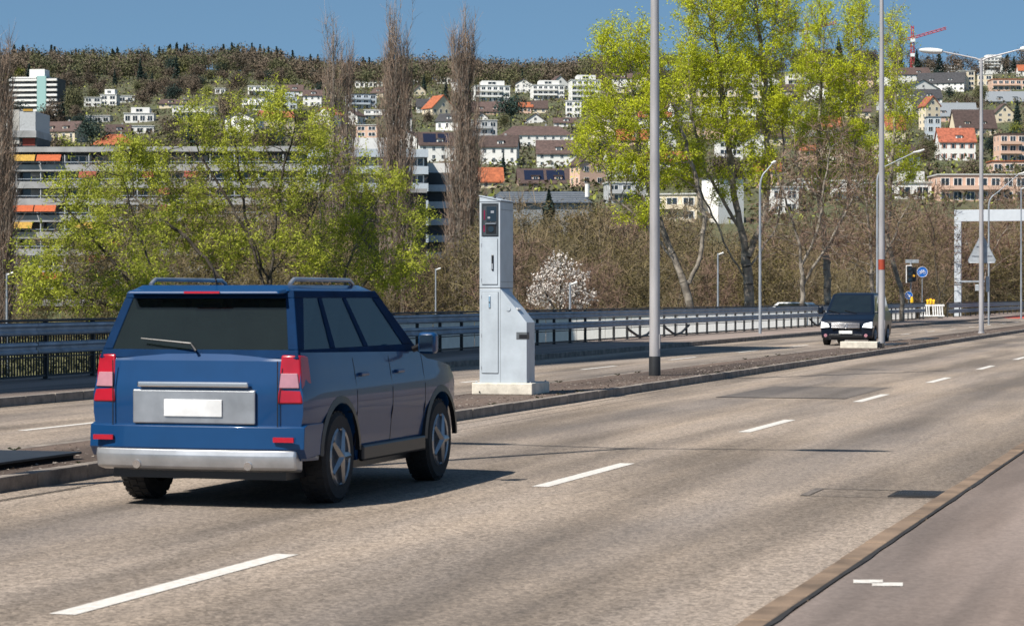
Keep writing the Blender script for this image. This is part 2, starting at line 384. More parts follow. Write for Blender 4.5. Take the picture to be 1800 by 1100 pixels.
# sloped cover fitting
q = MB(); q.box(-.02, .02, -.09, .09, -.01, .012)
o = q.build('hinge', 'white_plastic', pl, bevel=.004); o.location = (.655, .08, PH+1.225); o.rotation_euler = (0, R(50), 0)
# upper cabinet
U0 = H1+.012; U1 = U0+1.44; U2 = U1+.085
up = MB(); up.prism([(0, U0), (.36, U0), (.36, U1), (0, U2)], 'y', 0, .74)
up.build('upper_cabinet', 'cabinet', pl, bevel=.006)
MB().box(.004, .356, .004, .72, H1, U0).build('neck_joint', 'cabinet_seam', pl)
MB().box(-.006, .366, -.006, .746, U1-.012, U1-.006).build('roof_seam', 'cabinet_seam', pl)
MB().add([(-.008, -.012, U2+.001), (.372, -.012, U1+.002), (.372, .752, U1+.002), (-.008, .752, U2+.001), (-.008, -.012, U2+.016), (.372, -.012, U1+.017), (.372, .752, U1+.017), (-.008, .752, U2+.016)],
    [(0,3,2,1),(4,5,6,7),(0,1,5,4),(1,2,6,5),(2,3,7,6),(3,0,4,7)]).build('lid', 'cabinet', pl)
d2 = MB().box(.045, .315, -.014, -.002, U0+.06, U0+.81).build('upper_door', 'cabinet', pl, bevel=.003)
slot_frame(.045, .315, U0+.06, U0+.81).build('door_gap', 'cabinet_seam', pl)
h2 = MB(); h2.box(.215, .25, -.034, -.014, U0+.29, U0+.55); h2.build('handle', 'black_plastic', d2, bevel=.012)
MB().box(.222, .243, -.037, -.033, U0+.31, U0+.40).build('lock', 'galvanised', d2, bevel=.003)
bz = slot_frame(.05, .315, U0+.87, U1-.05, -.02, .018); 
MB().box(.033, .333, -.002, -.001, U0+.852, U1-.032).build('window_seal', 'cabinet_seam', pl)
fr = MB().box(.045, .32, -.006, -.002, U0+.865, U1-.045).build('camera_window', 'window_frame_dark', pl)
slot_frame(.06, .305, U0+.88, U1-.06, -.016, .014).build('window_bezel', 'window_frame_dark', fr)
MB().box(.125, .295, -.012, -.006, U0+1.10, U1-.085).build('flash_unit', 'lens_glass', fr, bevel=.004)
MB().box(.20, .255, -.015, -.012, U0+1.24, U0+1.28).build('label_plate', 'galvanised', fr)
MB().box(.145, .19, -.015, -.012, U0+1.15, U0+1.18).build('label_plate', 'galvanised', fr)
MB().box(.11, .29, -.03, -.012, U0+1.055, U0+1.075).build('shelf', 'silver_trim', fr)
lens = MB(); lens.box(.115, .29, -.012, -.006, U0+.90, U0+1.05); lens.build('lens_shade', 'black_plastic', fr, bevel=.01)
MB().disc((.205, -.014, U0+.975), (0, 1, 0), .05, .01).build('lens', 'lens_glass', fr, smooth=True)
MB().box(.078, .10, -.012, -.006, U0+1.13, U0+1.29).build('red_filter', 'red_filter', fr)
MB().box(.072, .095, -.012, -.006, U0+.93, U0+1.04).build('red_filter', 'red_filter', fr)
sg = MB(); sg.box(.364, .368, -.001, .02, U0, U1)
MB().box(.3605, .364, .02, .72, U1-.14, U1-.135).build('side_seam', 'cabinet_seam', pl)
MB().box(.3605, .364, .02, .72, U0+.10, U0+.104).build('side_seam', 'cabinet_seam', pl)
for (x, y) in ((.05, .15), (.12, .4), (.2, .2), (.26, .5)): MB().tube([(x, y, U1+.05), (x+.02, y, U1+.13-.2*x)], [.02, .008], 6).build('roof_fitting', 'dark_steel', pl)

# plates and slabs on the island
sb = thing('concrete_slab', 'small cream concrete slab lying at the foot of the red-banded lamp post', 'concrete slab', W(76.1, 11.85, .12), -TH)
MB().box(-.55, .62, -.2, .45, 0, .21).build('slab_body', 'concrete_pale', sb, bevel=.015)
MB().box(.625, .76, -.12, .40, 0, .16).build('end_cap', 'black_plastic', sb)
cp = thing('steel_cover', 'dark steel cover plate lying on the left end of the island', 'cover plate', W(21.0, 11.85, .12), -TH)
MB().box(-.5, .62, -1.0, .95, .05, .075).build('plate', 'dark_steel', cp, bevel=.004)
MB().box(-.44, .56, -.94, .89, 0, .05).build('frame', 'joint_tar', cp)
for (s, t, a) in ((81.0, 11.6, 1), (92, 11.9, 1)):
    cp = thing('iron_cover', ['', 'dark iron cover strip on the island just past the second lamp post' if s < 85 else 'dark iron cover strip on the island further towards the third lamp post'][1], 'cover plate', W(s, t, .12), -TH)
    MB().box(-.3, .3, -1.0, 2.6, 0, .035).build('plate', 'dark_steel', cp, bevel=.004)

# grit and dry leaves lying on the island
n = 5000; ss = rng.uniform(16, 120, n)**1.0; tt = 10.9+1.75*rng.beta(.8, 1.6, n); c = np.stack([-tt, ss, np.full(n, .128)], 1)
A_ = rng.uniform(0, 6.28, n); sz = rng.uniform(.008, .028, (n, 1)); u_ = np.stack([np.cos(A_), np.sin(A_), np.zeros(n)], 1)*sz; v_ = np.stack([-np.sin(A_), np.cos(A_), rng.uniform(.2, .9, n)], 1)*sz*.7
V = np.stack([c-u_, c+v_*.9, c+u_, c-v_*.9+np.array([0, 0, .01])], 1).reshape(-1, 3); o = np_mesh('grit', V, np.arange(4*n).reshape(-1, 4), 'kerb_stone'); struct(o, 'dry leaves and grit scattered on the island', 'grit'); o['kind'] = 'stuff'
wd_ = []
for i in range(46):
    s_ = rnd.uniform(16, 75); t_ = rnd.choice([10.86, 12.55, 10.9]); 
    for k in range(14):
        a = rnd.uniform(0, 6.28); l_ = rnd.uniform(.03, .10); wd_.append([(-t_, s_, .12), (-t_+math.cos(a)*l_*.6, s_+math.sin(a)*l_*.6, .12+l_*.4), (-t_+math.cos(a)*l_, s_+math.sin(a)*l_, .12+l_*.3), (-t_+.01, s_+.015, .12)])
V = np.array(wd_).reshape(-1, 3); o = np_mesh('weeds', V, np.arange(len(V)).reshape(-1, 4), 'grass_low'); struct(o, 'small weeds growing in the joints of the island kerb', 'weeds'); o['kind'] = 'stuff'
# ------------------------------------------------------------------ lamp posts on the island
def lamp_post(s, t, label, band=False, sleeve=False, sign=False, group='tall lamp posts on the central island'):
    r = thing('street_lamp', label, 'street lamp', W(s, t, .12), -TH, group)
    z = [0, 3, 6, 9, 12.2]; MB().tube([(0, 0, a) for a in z], [.112, .104, .094, .08, .062], 20).build('pole', 'pole_grey', r, smooth=True)
    if sleeve: MB().tube([(0, 0, 0), (0, 0, .36), (0, 0, .40)], [.122, .119, .114], 20).build('base_sleeve', 'dark_steel', r, smooth=True)
    else: MB().tube([(0, 0, 0), (0, 0, .05)], [.15, .14], 20).build('base_sleeve', 'pole_grey', r, smooth=True)
    if band: MB().tube([(0, 0, 2.52), (0, 0, 2.86)], [.112, .111], 20).build('red_band', 'rust_red', r, smooth=True)
    MB().box(.10, .115, -.045, .045, .55, .85).build('service_hatch', 'pole_grey', r, bevel=.003)
    for sg in (-1, 1):
        a = MB().tube([(0, 0, 12.1), (sg*.25, 0, 12.22), (sg*1.78, 0, 12.58)], [.05, .04, .03], 10).build('arm', 'pole_grey', r, smooth=True)
        h = MB(); n = 9; pts = []; rad = []
        for i in range(n):
            u = i/(n-1); pts.append((sg*(1.72+1.02*u), 0, 12.57+.09*u)); rad.append(.03+.105*math.sin(math.pi*min(1, .12+u*.86))**.5)
        h.tube(pts, rad, 14)
        h.v = [(x, y*1.25, z_-.0) for x, y, z_ in h.v]
        h.build('lamp_head', 'lamp_white', r, smooth=True)
    return r
lamp_post(18.0, 11.8, 'tall double-armed lamp post on the island just left of the frame')
lamp_post(48.5, 11.76, 'nearest tall grey lamp post with black foot sleeve, just right of the speed camera', sleeve=True)
lamp_post(80.6, 11.78, 'tall grey lamp post with a rust red band beside the dark van', band=True)
l3 = lamp_post(109.0, 11.5, 'lamp post with two white heads on V arms and a triangular sign back')
tr = thing('warning_sign', 'grey back of a triangular warning sign fixed on the third lamp post', 'road sign', W(109.2, 11.5, 3.25), -TH)
tri = [(-.60, .12), (-.56, 0), (.56, 0), (.60, .12), (.07, 1.18), (-.07, 1.18)]
MB().prism(tri, 'y', .03, .05).build('sign_plate', 'sign_back', tr)
e = MB(); 
for i in range(6):
    a, b = tri[i], tri[(i+1) % 6]; e.tube([(a[0], .04, a[1]), (b[0], .04, b[1])], .018, 6)
e.build('rim', 'galvanised', tr)
MB().box(-.45, .45, .0, .03, .30, .34).box(-.25, .25, .0, .03, .72, .76).build('bracket', 'galvanised', tr)
sp = thing('small_sign', 'small pale sign plate on a bracket arm low on the third lamp post', 'road sign', W(109.4, 11.5, 1.9), -TH)
MB().box(-.95, .1, 0, .05, .48, .56).build('bracket', 'galvanised', sp)
MB().box(.16, .30, .02, .05, .05, .75).build('sign_plate', 'sign_back', sp, bevel=.01)
MB().box(-.32, -.10, .02, .08, .10, .38).build('junction_box', 'sign_back', sp, bevel=.01)

def curved_lamp(px, Z, ytop, px2, ytip, label, zg=-6):
    x, y, z = P(px, ytop, Z); x2, _, z2 = P(px2, ytip, Z)
    r = thing('street_lamp', label, 'street lamp', (x, y, zg), 0, 'slim curved lamp posts beyond the railing')
    h = z-zg; a = x2-x; dz = z2-z
    MB().tube([(0, 0, 0), (0, 0, h*.5), (0, 0, h-1.0)], [.08, .065, .05], 10).build('pole', 'galvanised', r, smooth=True)
    rr = min(.55, abs(a)*.5); sa = 1 if a > 0 else -1; pts = [(0, 0, h-1.0)]
    for i in range(1, 8):
        u = i/7.*math.pi*.42; pts.append((sa*rr*(1-math.cos(u)), 0, h-1+.8*math.sin(u)))
    e0 = pts[-1]; pts.append((a*.78, 0, e0[2]+(h+dz-e0[2])*.85))
    MB().tube(pts, [.05-.003*i for i in range(9)], 8).build('arm', 'galvanised', r, smooth=True)
    q = pts[-1]; MB().tube([(q[0]-.05*np.sign(a), 0, q[2]), (q[0]+a*.12, 0, q[2]+.06), (a, 0, h+dz+.03)], [.04, .07, .04], 8).build('lamp_head', 'lamp_white', r, smooth=True)
curved_lamp(1336, 105, 292, 1364, 285, 'slim curved lamp post standing before the green trees beyond the railing')
curved_lamp(1542, 125, 285, 1625, 264, 'slim lamp post with long curved arm right behind the red-banded lamp post')
curved_lamp(1738, 150, 335, 1806, 300, 'slim lamp post with long curved arm behind the third lamp post')
for px, Z, y0, lb in ((1795, 190, 330, 'thin straight lamp mast at the right edge of the view'), (1262, 150, 445, 'thin short mast among the tree trunks'), (1002, 118, 497, 'thin pale mast in front of the white blossoming tree'), (766, 170, 472, 'thin grey mast left of the bare poplar'),
                      (12, 130, 480, 'thin white mast with small head at the left edge behind the railing')):
    x, y, z = P(px, y0, Z); r = thing('mast', lb, 'mast', (x, y, -6))
    MB().tube([(0, 0, 0), (0, 0, z+6)], [.09, .05], 8).build('pole', 'galvanised', r, smooth=True)
    MB().tube([(0, 0, z+5.9), (.35, 0, z+6.02)], [.05, .07], 8).build('mast_head', 'lamp_white', r, smooth=True)

# ------------------------------------------------------------------ railing with guard beams
def wbeam(x, z0, h, s0, s1, d=.07, seg=4.0):
    mb = MB(); prof = [(x, z0), (x+d*.9, z0+h*.10), (x+d, z0+h*.26), (x+d*.35, z0+h*.42), (x+d*.35, z0+h*.58), (x+d, z0+h*.74), (x+d*.9, z0+h*.90), (x, z0+h)]
    prof = prof+[(a-.012, b) for a, b in prof[::-1]]
    y = s0
    while y < s1-.01:
        e_ = min(y+seg, s1); k = rnd.uniform(-.004, .004)
        n = len(prof); vs = [(a+k, y+.01, b+k) for a, b in prof]+[(a+k, e_-.01, b+k) for a, b in prof]
        mb.add(vs, [(i, (i+1) % n, (i+1) % n+n, i+n) for i in range(n)]); y = e_
    return mb
gr = thing('guardrail', 'long grey double-beam guardrail with handrail along the far footway', 'guardrail', W(0, 22.5, .14), -TH)
wbeam(.02, .85, .25, 22, 175).build('upper_beam', 'rail_paint', gr)
wbeam(.02, .49, .24, 22, 175).build('lower_beam', 'rail_paint', gr)
MB().box(-.05, .06, 22, 175, 1.12, 1.17).build('handrail', 'dark_steel', gr, bevel=.01)
MB().box(-.03, .0, 22, 175, .05, .09).build('bottom_rail', 'dark_steel', gr)
MB().box(-.03, .0, 22, 175, .42, .45).build('middle_rail', 'dark_steel', gr)
post = None
for i in range(77):
    if post is None: post = MB().box(-.07, .015, -.03, .03, 0, 1.12).box(-.09, .05, -.08, .08, 0, .012).build('post', 'dark_steel', gr)
    else: o = post.copy(); C.objects.link(o); post_i = o; o.location = (0, i*2.0, 0)
post.location = (0, 0, 0)
for i, o in enumerate([c for c in gr.children if c.name.startswith('post')]): o.location = (0, 22.5+i*2.0, 0)
bal = MB()
for j in range(18): bal.box(-.028, -.006, .08+j*.108, .105+j*.108, .09, .85)
b0 = bal.build('baluster_panel', 'dark_steel', gr)
for i in range(17):
    o = b0 if i == 0 else b0.copy()
    if i: C.objects.link(o)
    o.location = (0, 22.5+i*2, 0)
for s in (88.5, 94.5, 128):
    MB().tube([(-.05, s, .42), (-.05, s+1.6, .12), (-.05, s+2.2, .06)], .05, 6).tube([(-.05, s+4.6, .42), (-.05, s+3.2, .12), (-.05, s+2.4, .06)], .05, 6).build('brace', 'dark_steel', gr)
g2 = thing('guardrail', 'dark heavy guardrail continuing on the right beyond the white barrier', 'guardrail', W(0, 22.4, .14), -TH)
wbeam(.02, .72, .34, 188, 395, .1, 8).build('upper_beam', 'rail_paint', g2)
wbeam(.02, .30, .30, 188, 395, .1, 8).build('lower_beam', 'rail_paint', g2)
MB().box(-.06, .05, 188, 395, 1.08, 1.16).build('handrail', 'dark_steel', g2)
p0 = None
for i in range(52):
    if p0 is None: p0 = MB().box(-.08, .015, -.04, .04, 0, 1.1).build('post', 'dark_steel', g2); o = p0
    else: o = p0.copy(); C.objects.link(o)
    o.location = (0, 188.2+i*4, 0)
wl = thing('panel_fence', 'row of white translucent panels close behind the far guardrail', 'fence', W(0, 23.25, .0), -TH)
for i in range(29):
    y0 = 60+i*4.0
    MB().add([(0, y0+.02, .06), (0, y0+3.96, .06), (0, y0+3.96, .97), (0, y0+.02, .97)], [(0, 1, 2, 3)]).build('panel', 'panel_white', wl)
MB().box(-.03, .03, 60, 176, .97, 1.0).build('top_rail', 'galvanised', wl)
rp = MB().box(-32, -23.75, 96, 182, -1, -.03).build('service_road', 'asphalt_patch'); struct(rp, 'narrow service road beyond the parapet', 'road')

# ------------------------------------------------------------------ gantry, signals, signs, barrier
ga = thing('sign_gantry', 'pale grey steel portal gantry spanning the road at the right edge', 'gantry', W(201, 23.1, 0), -TH)
MB().box(-.28, .28, -.25, .25, 0, 7.9).build('column', 'gantry_paint', ga, bevel=.02)
MB().box(28.4, 28.96, -.25, .25, 0, 7.9).build('column', 'gantry_paint', ga, bevel=.02)
MB().box(-.28, 28.96, -.27, .27, 7.9, 8.85).build('cross_beam', 'gantry_paint', ga, bevel=.02)
for z in (2.7, 2.85): MB().box(-.31, .31, -.28, .28, z, z+.05).build('clamp', 'dark_steel', ga)
def post_at(px, ytop, Z, zg=.0): x, y, z = P(px, ytop, Z); return x, y, z
tl = thing('traffic_light', 'traffic light in black housing with white edge, between lamp post and bicycle sign', 'traffic light', (P(1601, 500, 188)[0], 188, 0))
MB().tube([(0, 0, -6), (0, 0, 4.6)], .055, 10).build('pole', 'galvanised', tl, smooth=True)
hz = P(0, 497, 188)[2]
hs = MB().box(-.40, .08, -.18, -.06, hz-.02, hz+1.36).build('backing_board', 'sign_white', tl, bevel=.03)
h_ = MB().box(-.35, .03, -.42, -.17, hz+.03, hz+1.31).build('signal_housing', 'black_plastic', tl, bevel=.03)
for k in range(3):
    MB().disc((-.16, -.43, hz+.25+k*.42), (0, 1, 0), .13, .03).build('lens', 'lens_glass', h_)
    MB().tube([(-.30, -.42, hz+.30+k*.42), (-.25, -.58, hz+.38+k*.42), (-.07, -.58, hz+.38+k*.42), (-.02, -.42, hz+.30+k*.42)], .012, 6).build('hood', 'black_plastic', h_)
hb = MB().box(.1, .42, -.1, .2, hz+.1, hz+1.2).build('side_housing', 'black_plastic', tl, bevel=.03)
MB().disc((.22, -.12, hz+.55), (0, 1, 0), .09, .03).build('amber_lens', 'amber', hb)
MB().box(-.42, .62, -.03, .03, 4.35, 4.62).build('name_plate', 'sign_back', tl)
def bike(mb, r, y):
    for sx_ in (-1, 1):
        pts = [(sx_*r*.42+math.cos(a)*r*.24, y, -r*.12+math.sin(a)*r*.24) for a in [i*math.pi/7 for i in range(15)]]
        mb.tube(pts, r*.035, 5, caps=False)
    for a, b in (((-.42, -.12), (-.16, .26)), ((-.16, .26), (.27, .26)), ((.27, .26), (.42, -.12)), ((-.42, -.12), (-.02, -.12)), ((-.02, -.12), (.27, .22)), ((-.02, -.12), (-.18, .33)), ((-.28, .34), (-.10, .34)), ((.27, .26), (.22, .38)), ((.22, .38), (.36, .40))):
        mb.tube([(a[0]*r, y, a[1]*r), (b[0]*r, y, b[1]*r)], r*.035, 5)
def round_sign(px, py, rad, Z, label, kind):
    x, y, z = P(px, py, Z); r = thing('road_sign', label, 'road sign', (x, y, 0))
    MB().tube([(0, 0, -6), (0, 0, z+rad*.6)], .035, 8).build('post', 'galvanised', r, smooth=True)
    MB().disc((0, -.06, z), (0, 1, 0), rad, .03, 32).build('disc', 'sign_blue', r)
    rim = MB(); rim.tube([(math.cos(a)*rad*.97, -.08, z+math.sin(a)*rad*.97) for a in [i*math.pi/16 for i in range(33)]], rad*.035, 5, caps=False); rim.build('rim', 'sign_white', r)
    s_ = MB()
    if kind == 'bike': bike(s_, rad, -.09); s_.v = [(a, b, c+z) for a, b, c in s_.v]
    else:
        s_.tube([(-rad*.35, -.09, z+rad*.45), (rad*.3, -.09, z-rad*.45)], rad*.09, 6).tube([(rad*.3, -.09, z-rad*.45), (rad*.32, -.09, z+.05)], rad*.09, 6).tube([(rad*.3, -.09, z-rad*.45), (-rad*.15, -.09, z-rad*.42)], rad*.09, 6)
    s_.build('symbol', 'sign_white', r)
round_sign(1621, 478, .42, 190, 'round blue bicycle sign on a thin post above the white barrier', 'bike')
round_sign(1597, 519, .30, 180, 'small round blue arrow sign low in front of the traffic light', 'arrow')
x, y, z = P(1603, 528, 178); yb = thing('beacon', 'small yellow warning lamp just above the railing under the traffic light', 'warning lamp', (x, y, .14))
MB().tube([(0, 0, 0), (0, 0, z-.3)], .03, 8).build('post', 'galvanised', yb)
MB().tube([(0, 0, z-.3), (0, 0, z-.1), (0, 0, z+.15)], [.12, .12, .07], 12).build('lamp_body', 'yellow_plastic', yb, smooth=True)
ba = thing('road_barrier', 'white slatted road barrier closing the gap between the two guardrails', 'barrier', W(181.5, 22.8, .14), -TH)
for x0, x1 in ((-.95, .0), (.03, .95)):
    bp_ = MB(); bp_.box(x0, x1, -.04, .04, .88, 1.02); bp_.box(x0, x1, -.04, .04, .12, .22)
    k = x0+.05
    while k < x1-.1:
        bp_.add([(k, -.03, .22), (k+.09, -.03, .22), (k+.05, -.03, .88), (k-.04, -.03, .88), (k, .03, .22), (k+.09, .03, .22), (k+.05, .03, .88), (k-.04, .03, .88)], [(0,1,2,3),(7,6,5,4),(0,4,5,1),(1,5,6,2),(2,6,7,3),(3,7,4,0)]); k += .17
    bp_.build('barrier_panel', 'white_plastic', ba)
for x0 in (-.7, .65): MB().box(x0-.16, x0+.16, -.35, .35, 0, .12).build('foot', 'black_plastic', ba, bevel=.02)
for x0, zz in ((-.30, 0), (-.08, .06), (.14, 0)):
    q = thing('beacon', ['left', 'middle', 'right'][int(round((x0+.30)/.22))]+' one of three yellow lamps on the white barrier', 'warning lamp', W(181.5, 22.8-x0, 1.16), -TH, 'yellow lamps on the barrier')
    MB().box(-.08, .08, -.07, .07, 0, .16+zz).build('lamp_body', 'yellow_plastic', q, bevel=.02)
    MB().disc((0, -.02, .28+zz), (0, 1, 0), .10, .09, 16).build('lamp_lens', 'amber', q)

# ------------------------------------------------------------------ vehicles
def arc(cy, cz, r, a0, a1, n=10): return [(cy+r*math.cos(R(a0+(a1-a0)*i/n)), cz+r*math.sin(R(a0+(a1-a0)*i/n))) for i in range(n+1)]
def wheel(par, x, y, r, wd, side):
    z = r; wm = thing('wheel', '', '', (0, 0, 0)); 
    for k in list(wm.keys()): del wm[k]
    wm.parent = par; wm.location = (x, y, z)
    m = MB(); n = 36; prof = [(-wd/2, r*.62), (-wd/2, r*.90), (-wd/2+.03, r*.985), (wd/2-.03, r*.985), (wd/2, r*.90), (wd/2, r*.62)]
    vs = []; 
    for i in range(n):
        a = 2*math.pi*i/n
        for (px, pr) in prof: vs.append((px, math.cos(a)*pr, math.sin(a)*pr))
    k = len(prof); m.add(vs, [(i*k+j, i*k+j+1, ((i+1) % n)*k+j+1, ((i+1) % n)*k+j) for i in range(n) for j in range(k-1)])
    for i in range(30):   # tread blocks
        a = 2*math.pi*i/30
        for sx_ in (-1, 0, 1):
            aa = a+(.07 if sx_ else 0); c, s_ = math.cos(aa), math.sin(aa); u = Vector((0, -s_, c)); v = Vector((0, c, s_)); ctr = Vector((sx_*wd*.30, 0, 0))
            lo = [ctr+v*(r*.975)+Vector((dx, 0, 0))*wd*.12+u*du*.026 for dx, du in ((-1, -1), (1, -1), (1, 1), (-1, 1))]; hi = [p+v*r*.025 for p in lo]
            m.hexa(lo, hi)
    m.build('tyre', 'tyre', wm)
    m = MB(); m.disc((side*(wd/2-.03), 0, 0), (1, 0, 0), r*.62, .02, 28)
    for i in range(5):
        a = 2*math.pi*i/5; m.tube([(side*(wd/2-.005), 0, 0), (side*(wd/2-.01), math.cos(a)*r*.60, math.sin(a)*r*.60)], [.05, .03], 6)
    m.tube([(side*(wd/2-.01), math.cos(a)*r*.61, math.sin(a)*r*.61) for a in [i*math.pi/12 for i in range(25)]], .02, 6, caps=False)
    m.build('rim', 'alloy', wm)
    return wm
def _shell(s, wins, v0, v1):
    m = MB()
    def q(k, pts):
        a, b, c, d = s.face(k); n = (b-a).cross(d-a).normalized(); o = [(a*(1-u)+b*u)*(1-v)+(d*(1-u)+c*u)*v for u, v in pts]; i = [p-n*.035 for p in o]
        m.add(o+i, [(0, 1, 2, 3), (7, 6, 5, 4), (0, 4, 5, 1), (1, 5, 6, 2), (2, 6, 7, 3), (3, 7, 4, 0)])
    for k in range(4):
        q(k, [(0, 0), (1, 0), (1, v0), (0, v0)]); q(k, [(0, v1), (1, v1), (1, 1), (0, 1)])
        e = [(0., 0.)]+[x for w in wins[k] for x in ((w[0], w[3]), (w[1], w[2]))]+[(1., 1.)]   # (bottom u, top u)
        for i in range(0, len(e), 2): q(k, [(e[i][0], v0), (e[i+1][0], v0), (e[i+1][1], v1), (e[i][1], v1)])
    return m
def curve_body(o, fn, ln, zt=1.35):
    bm = bmesh.new(); bm.from_mesh(o.data)
    cuts = [((0, y, 0), (0, 1, 0)) for y in np.arange(.12, ln, .22)]+[((0, 0, z), (0, 0, 1)) for z in np.arange(.36, zt, .085)]+[((x, 0, 0), (1, 0, 0)) for x in (-.8, -.6, -.3, 0, .3, .6, .8)]
    for c, n in cuts: bmesh.ops.bisect_plane(bm, geom=bm.verts[:]+bm.edges[:]+bm.faces[:], plane_co=c, plane_no=n)
    for v in bm.verts: v.co = fn(v.co)
    bm.to_mesh(o.data); bm.free()
    o.data.polygons.foreach_set('use_smooth', [True]*len(o.data.polygons)); o.data.set_sharp_from_angle(angle=R(32))
def body_fn(ln, front=1):
    def f(c):
        x, y, z = c; k = 1-.035*max(0, (.80-z)/.45)**1.5-.05*max(0, (z-.92)/.34)**1.6+(.012 if .70 < z < .98 else 0)
        e = max(0, (y-(ln-1.0))/1.0); k -= .10*e**2.2; e2 = max(0, (.45-y)/.45); k -= .022*e2**2
        q = abs(x)/.95; dy = 0
        if y < .5: dy = .055*q**3*(1-y/.5)
        if y > ln-.8: dy = -.16*q**2.2*(y-ln+.8)/.8
        return Vector((x*k, y+dy, z))
    return f
class Cab:
    def __init__(s, lo, hi, z0, z1):   # lo/hi = (y0, y1, halfwidth0, halfwidth1)
        s.lo = [Vector((-lo[2], lo[0], z0)), Vector((lo[2], lo[0], z0)), Vector((lo[3], lo[1], z0)), Vector((-lo[3], lo[1], z0))]
        s.hi = [Vector((-hi[2], hi[0], z1)), Vector((hi[2], hi[0], z1)), Vector((hi[3], hi[1], z1)), Vector((-hi[3], hi[1], z1))]
    def face(s, k): return s.lo[k], s.lo[(k+1) % 4], s.hi[(k+1) % 4], s.hi[k]
    def pane(s, k, uv, off=.006, th=.008):
        a, b, c, d = s.face(k); n = (b-a).cross(d-a).normalized(); pts = []
        for u, v in uv: pts.append((a*(1-u)+b*u)*(1-v)+(d*(1-u)+c*u)*v)
        m = MB(); q = [p+n*off for p in pts]; q2 = [p+n*(off-th) for p in pts]; N_ = len(q)
        m.add(q+q2, [tuple(range(N_)), tuple(range(N_, 2*N_))[::-1]]+[(i, i+N_, (i+1) % N_+N_, (i+1) % N_) for i in range(N_)]); return m
def rect(u0, u1, v0, v1): return [(u0, v0), (u1, v0), (u1, v1), (u0, v1)]

suv = thing('sport_utility_car', 'dark blue sport utility car seen from behind driving away on the near carriageway', 'car', W(18.35, 8.36, 0), -TH); suv.scale = (1, .93, 1)
tr_ = .39
prof = [(.06, .40), (0, .50), (0, 1.0), (.035, 1.22), (.10, 1.29), (3.2, 1.24), (3.45, 1.17), (4.35, 1.08), (4.62, .92), (4.68, .55), (4.62, .36)]+arc(3.78, tr_, .46, 0, 180)+[(3.25, .33), (1.45, .33)]+arc(.93, tr_, .46, 0, 180)
body = MB().prism(prof, 'x', -.955, .955).build('body', 'car_blue', suv, bevel=.035, smooth=True, segs=3); curve_body(body, body_fn(4.68), 4.68)
cab = Cab((.07, 3.35, .90, .88), (.34, 2.55, .755, .72), 1.24, 1.80)
# windows per face as (bottom left, bottom right, top right, top left)
WN = {0: [(.05, .95, .95, .05)], 1: [(.05, .26, .26, .10), (.30, .54, .54, .30), (.58, .90, .90, .58)], 2: [(.07, .93, .93, .07)], 3: [(.10, .42, .42, .10), (.46, .70, .70, .46), (.74, .95, .90, .74)]}
_shell(cab, WN, .13, .89).build('cabin', 'pillar_dark', suv, bevel=.008)
for k in range(4):
    for w_ in WN[k]: cab.pane(k, [(w_[0]-.005, .12), (w_[1]+.005, .12), (w_[2]+.005, .90), (w_[3]-.005, .90)], off=-.008).build(['rear_window', 'side_window', 'windscreen', 'side_window'][k], 'car_glass', suv)
MB().box(-.86, .86, .12, 3.2, 1.225, 1.255).build('interior_floor', 'seat_cloth', suv)
for sx_ in (-.42, .42):
    for y0, hh in ((1.25, 1.50), (2.15, 1.56)):
        st = MB().box(sx_-.25, sx_+.25, y0, y0+.14, 1.25, hh).build('seat_back', 'seat_cloth', suv, bevel=.04, smooth=True); MB().box(sx_-.12, sx_+.12, y0+.02, y0+.11, hh+.03, hh+.2).build('headrest', 'seat_cloth', st, bevel=.03, smooth=True)
rf = MB(); rf.hexa([(-.74, .30, 1.79), (.74, .30, 1.79), (.70, 2.55, 1.79), (-.70, 2.55, 1.79)], [(-.66, .40, 1.845), (.66, .40, 1.845), (.62, 2.35, 1.85), (-.62, 2.35, 1.85)]); rf.build('roof', 'car_blue', suv, bevel=.03, smooth=True, segs=3)
sp_ = MB(); sp_.hexa([(-.70, .16, 1.77), (.70, .16, 1.77), (.72, .50, 1.78), (-.72, .50, 1.78)], [(-.67, .18, 1.80), (.67, .18, 1.80), (.70, .50, 1.83), (-.70, .50, 1.83)]); s_o = sp_.build('rear_spoiler', 'car_blue', suv, bevel=.012, smooth=True)
MB().box(-.16, .16, .152, .165, 1.775, 1.792).build('brake_lamp', 'tail_red', s_o)
MB()
wp = MB().tube([(0, .035, 1.30), (-.05, .045, 1.36), (-.52, .085, 1.40)], [.014, .01, .006], 6).build('rear_wiper', 'black_plastic', suv)
tg = MB(); # tailgate outline grooves
for a, b in (((-.74, 1.20), (.74, 1.20)),): pass
tg.box(-.75, .75, -.004, .004, .63, .638); tg.box(-.745, -.738, -.004, .004, .638, 1.22); tg.box(.738, .745, -.004, .004, .638, 1.22)
tg.build('tailgate_gap', 'black_plastic', suv)
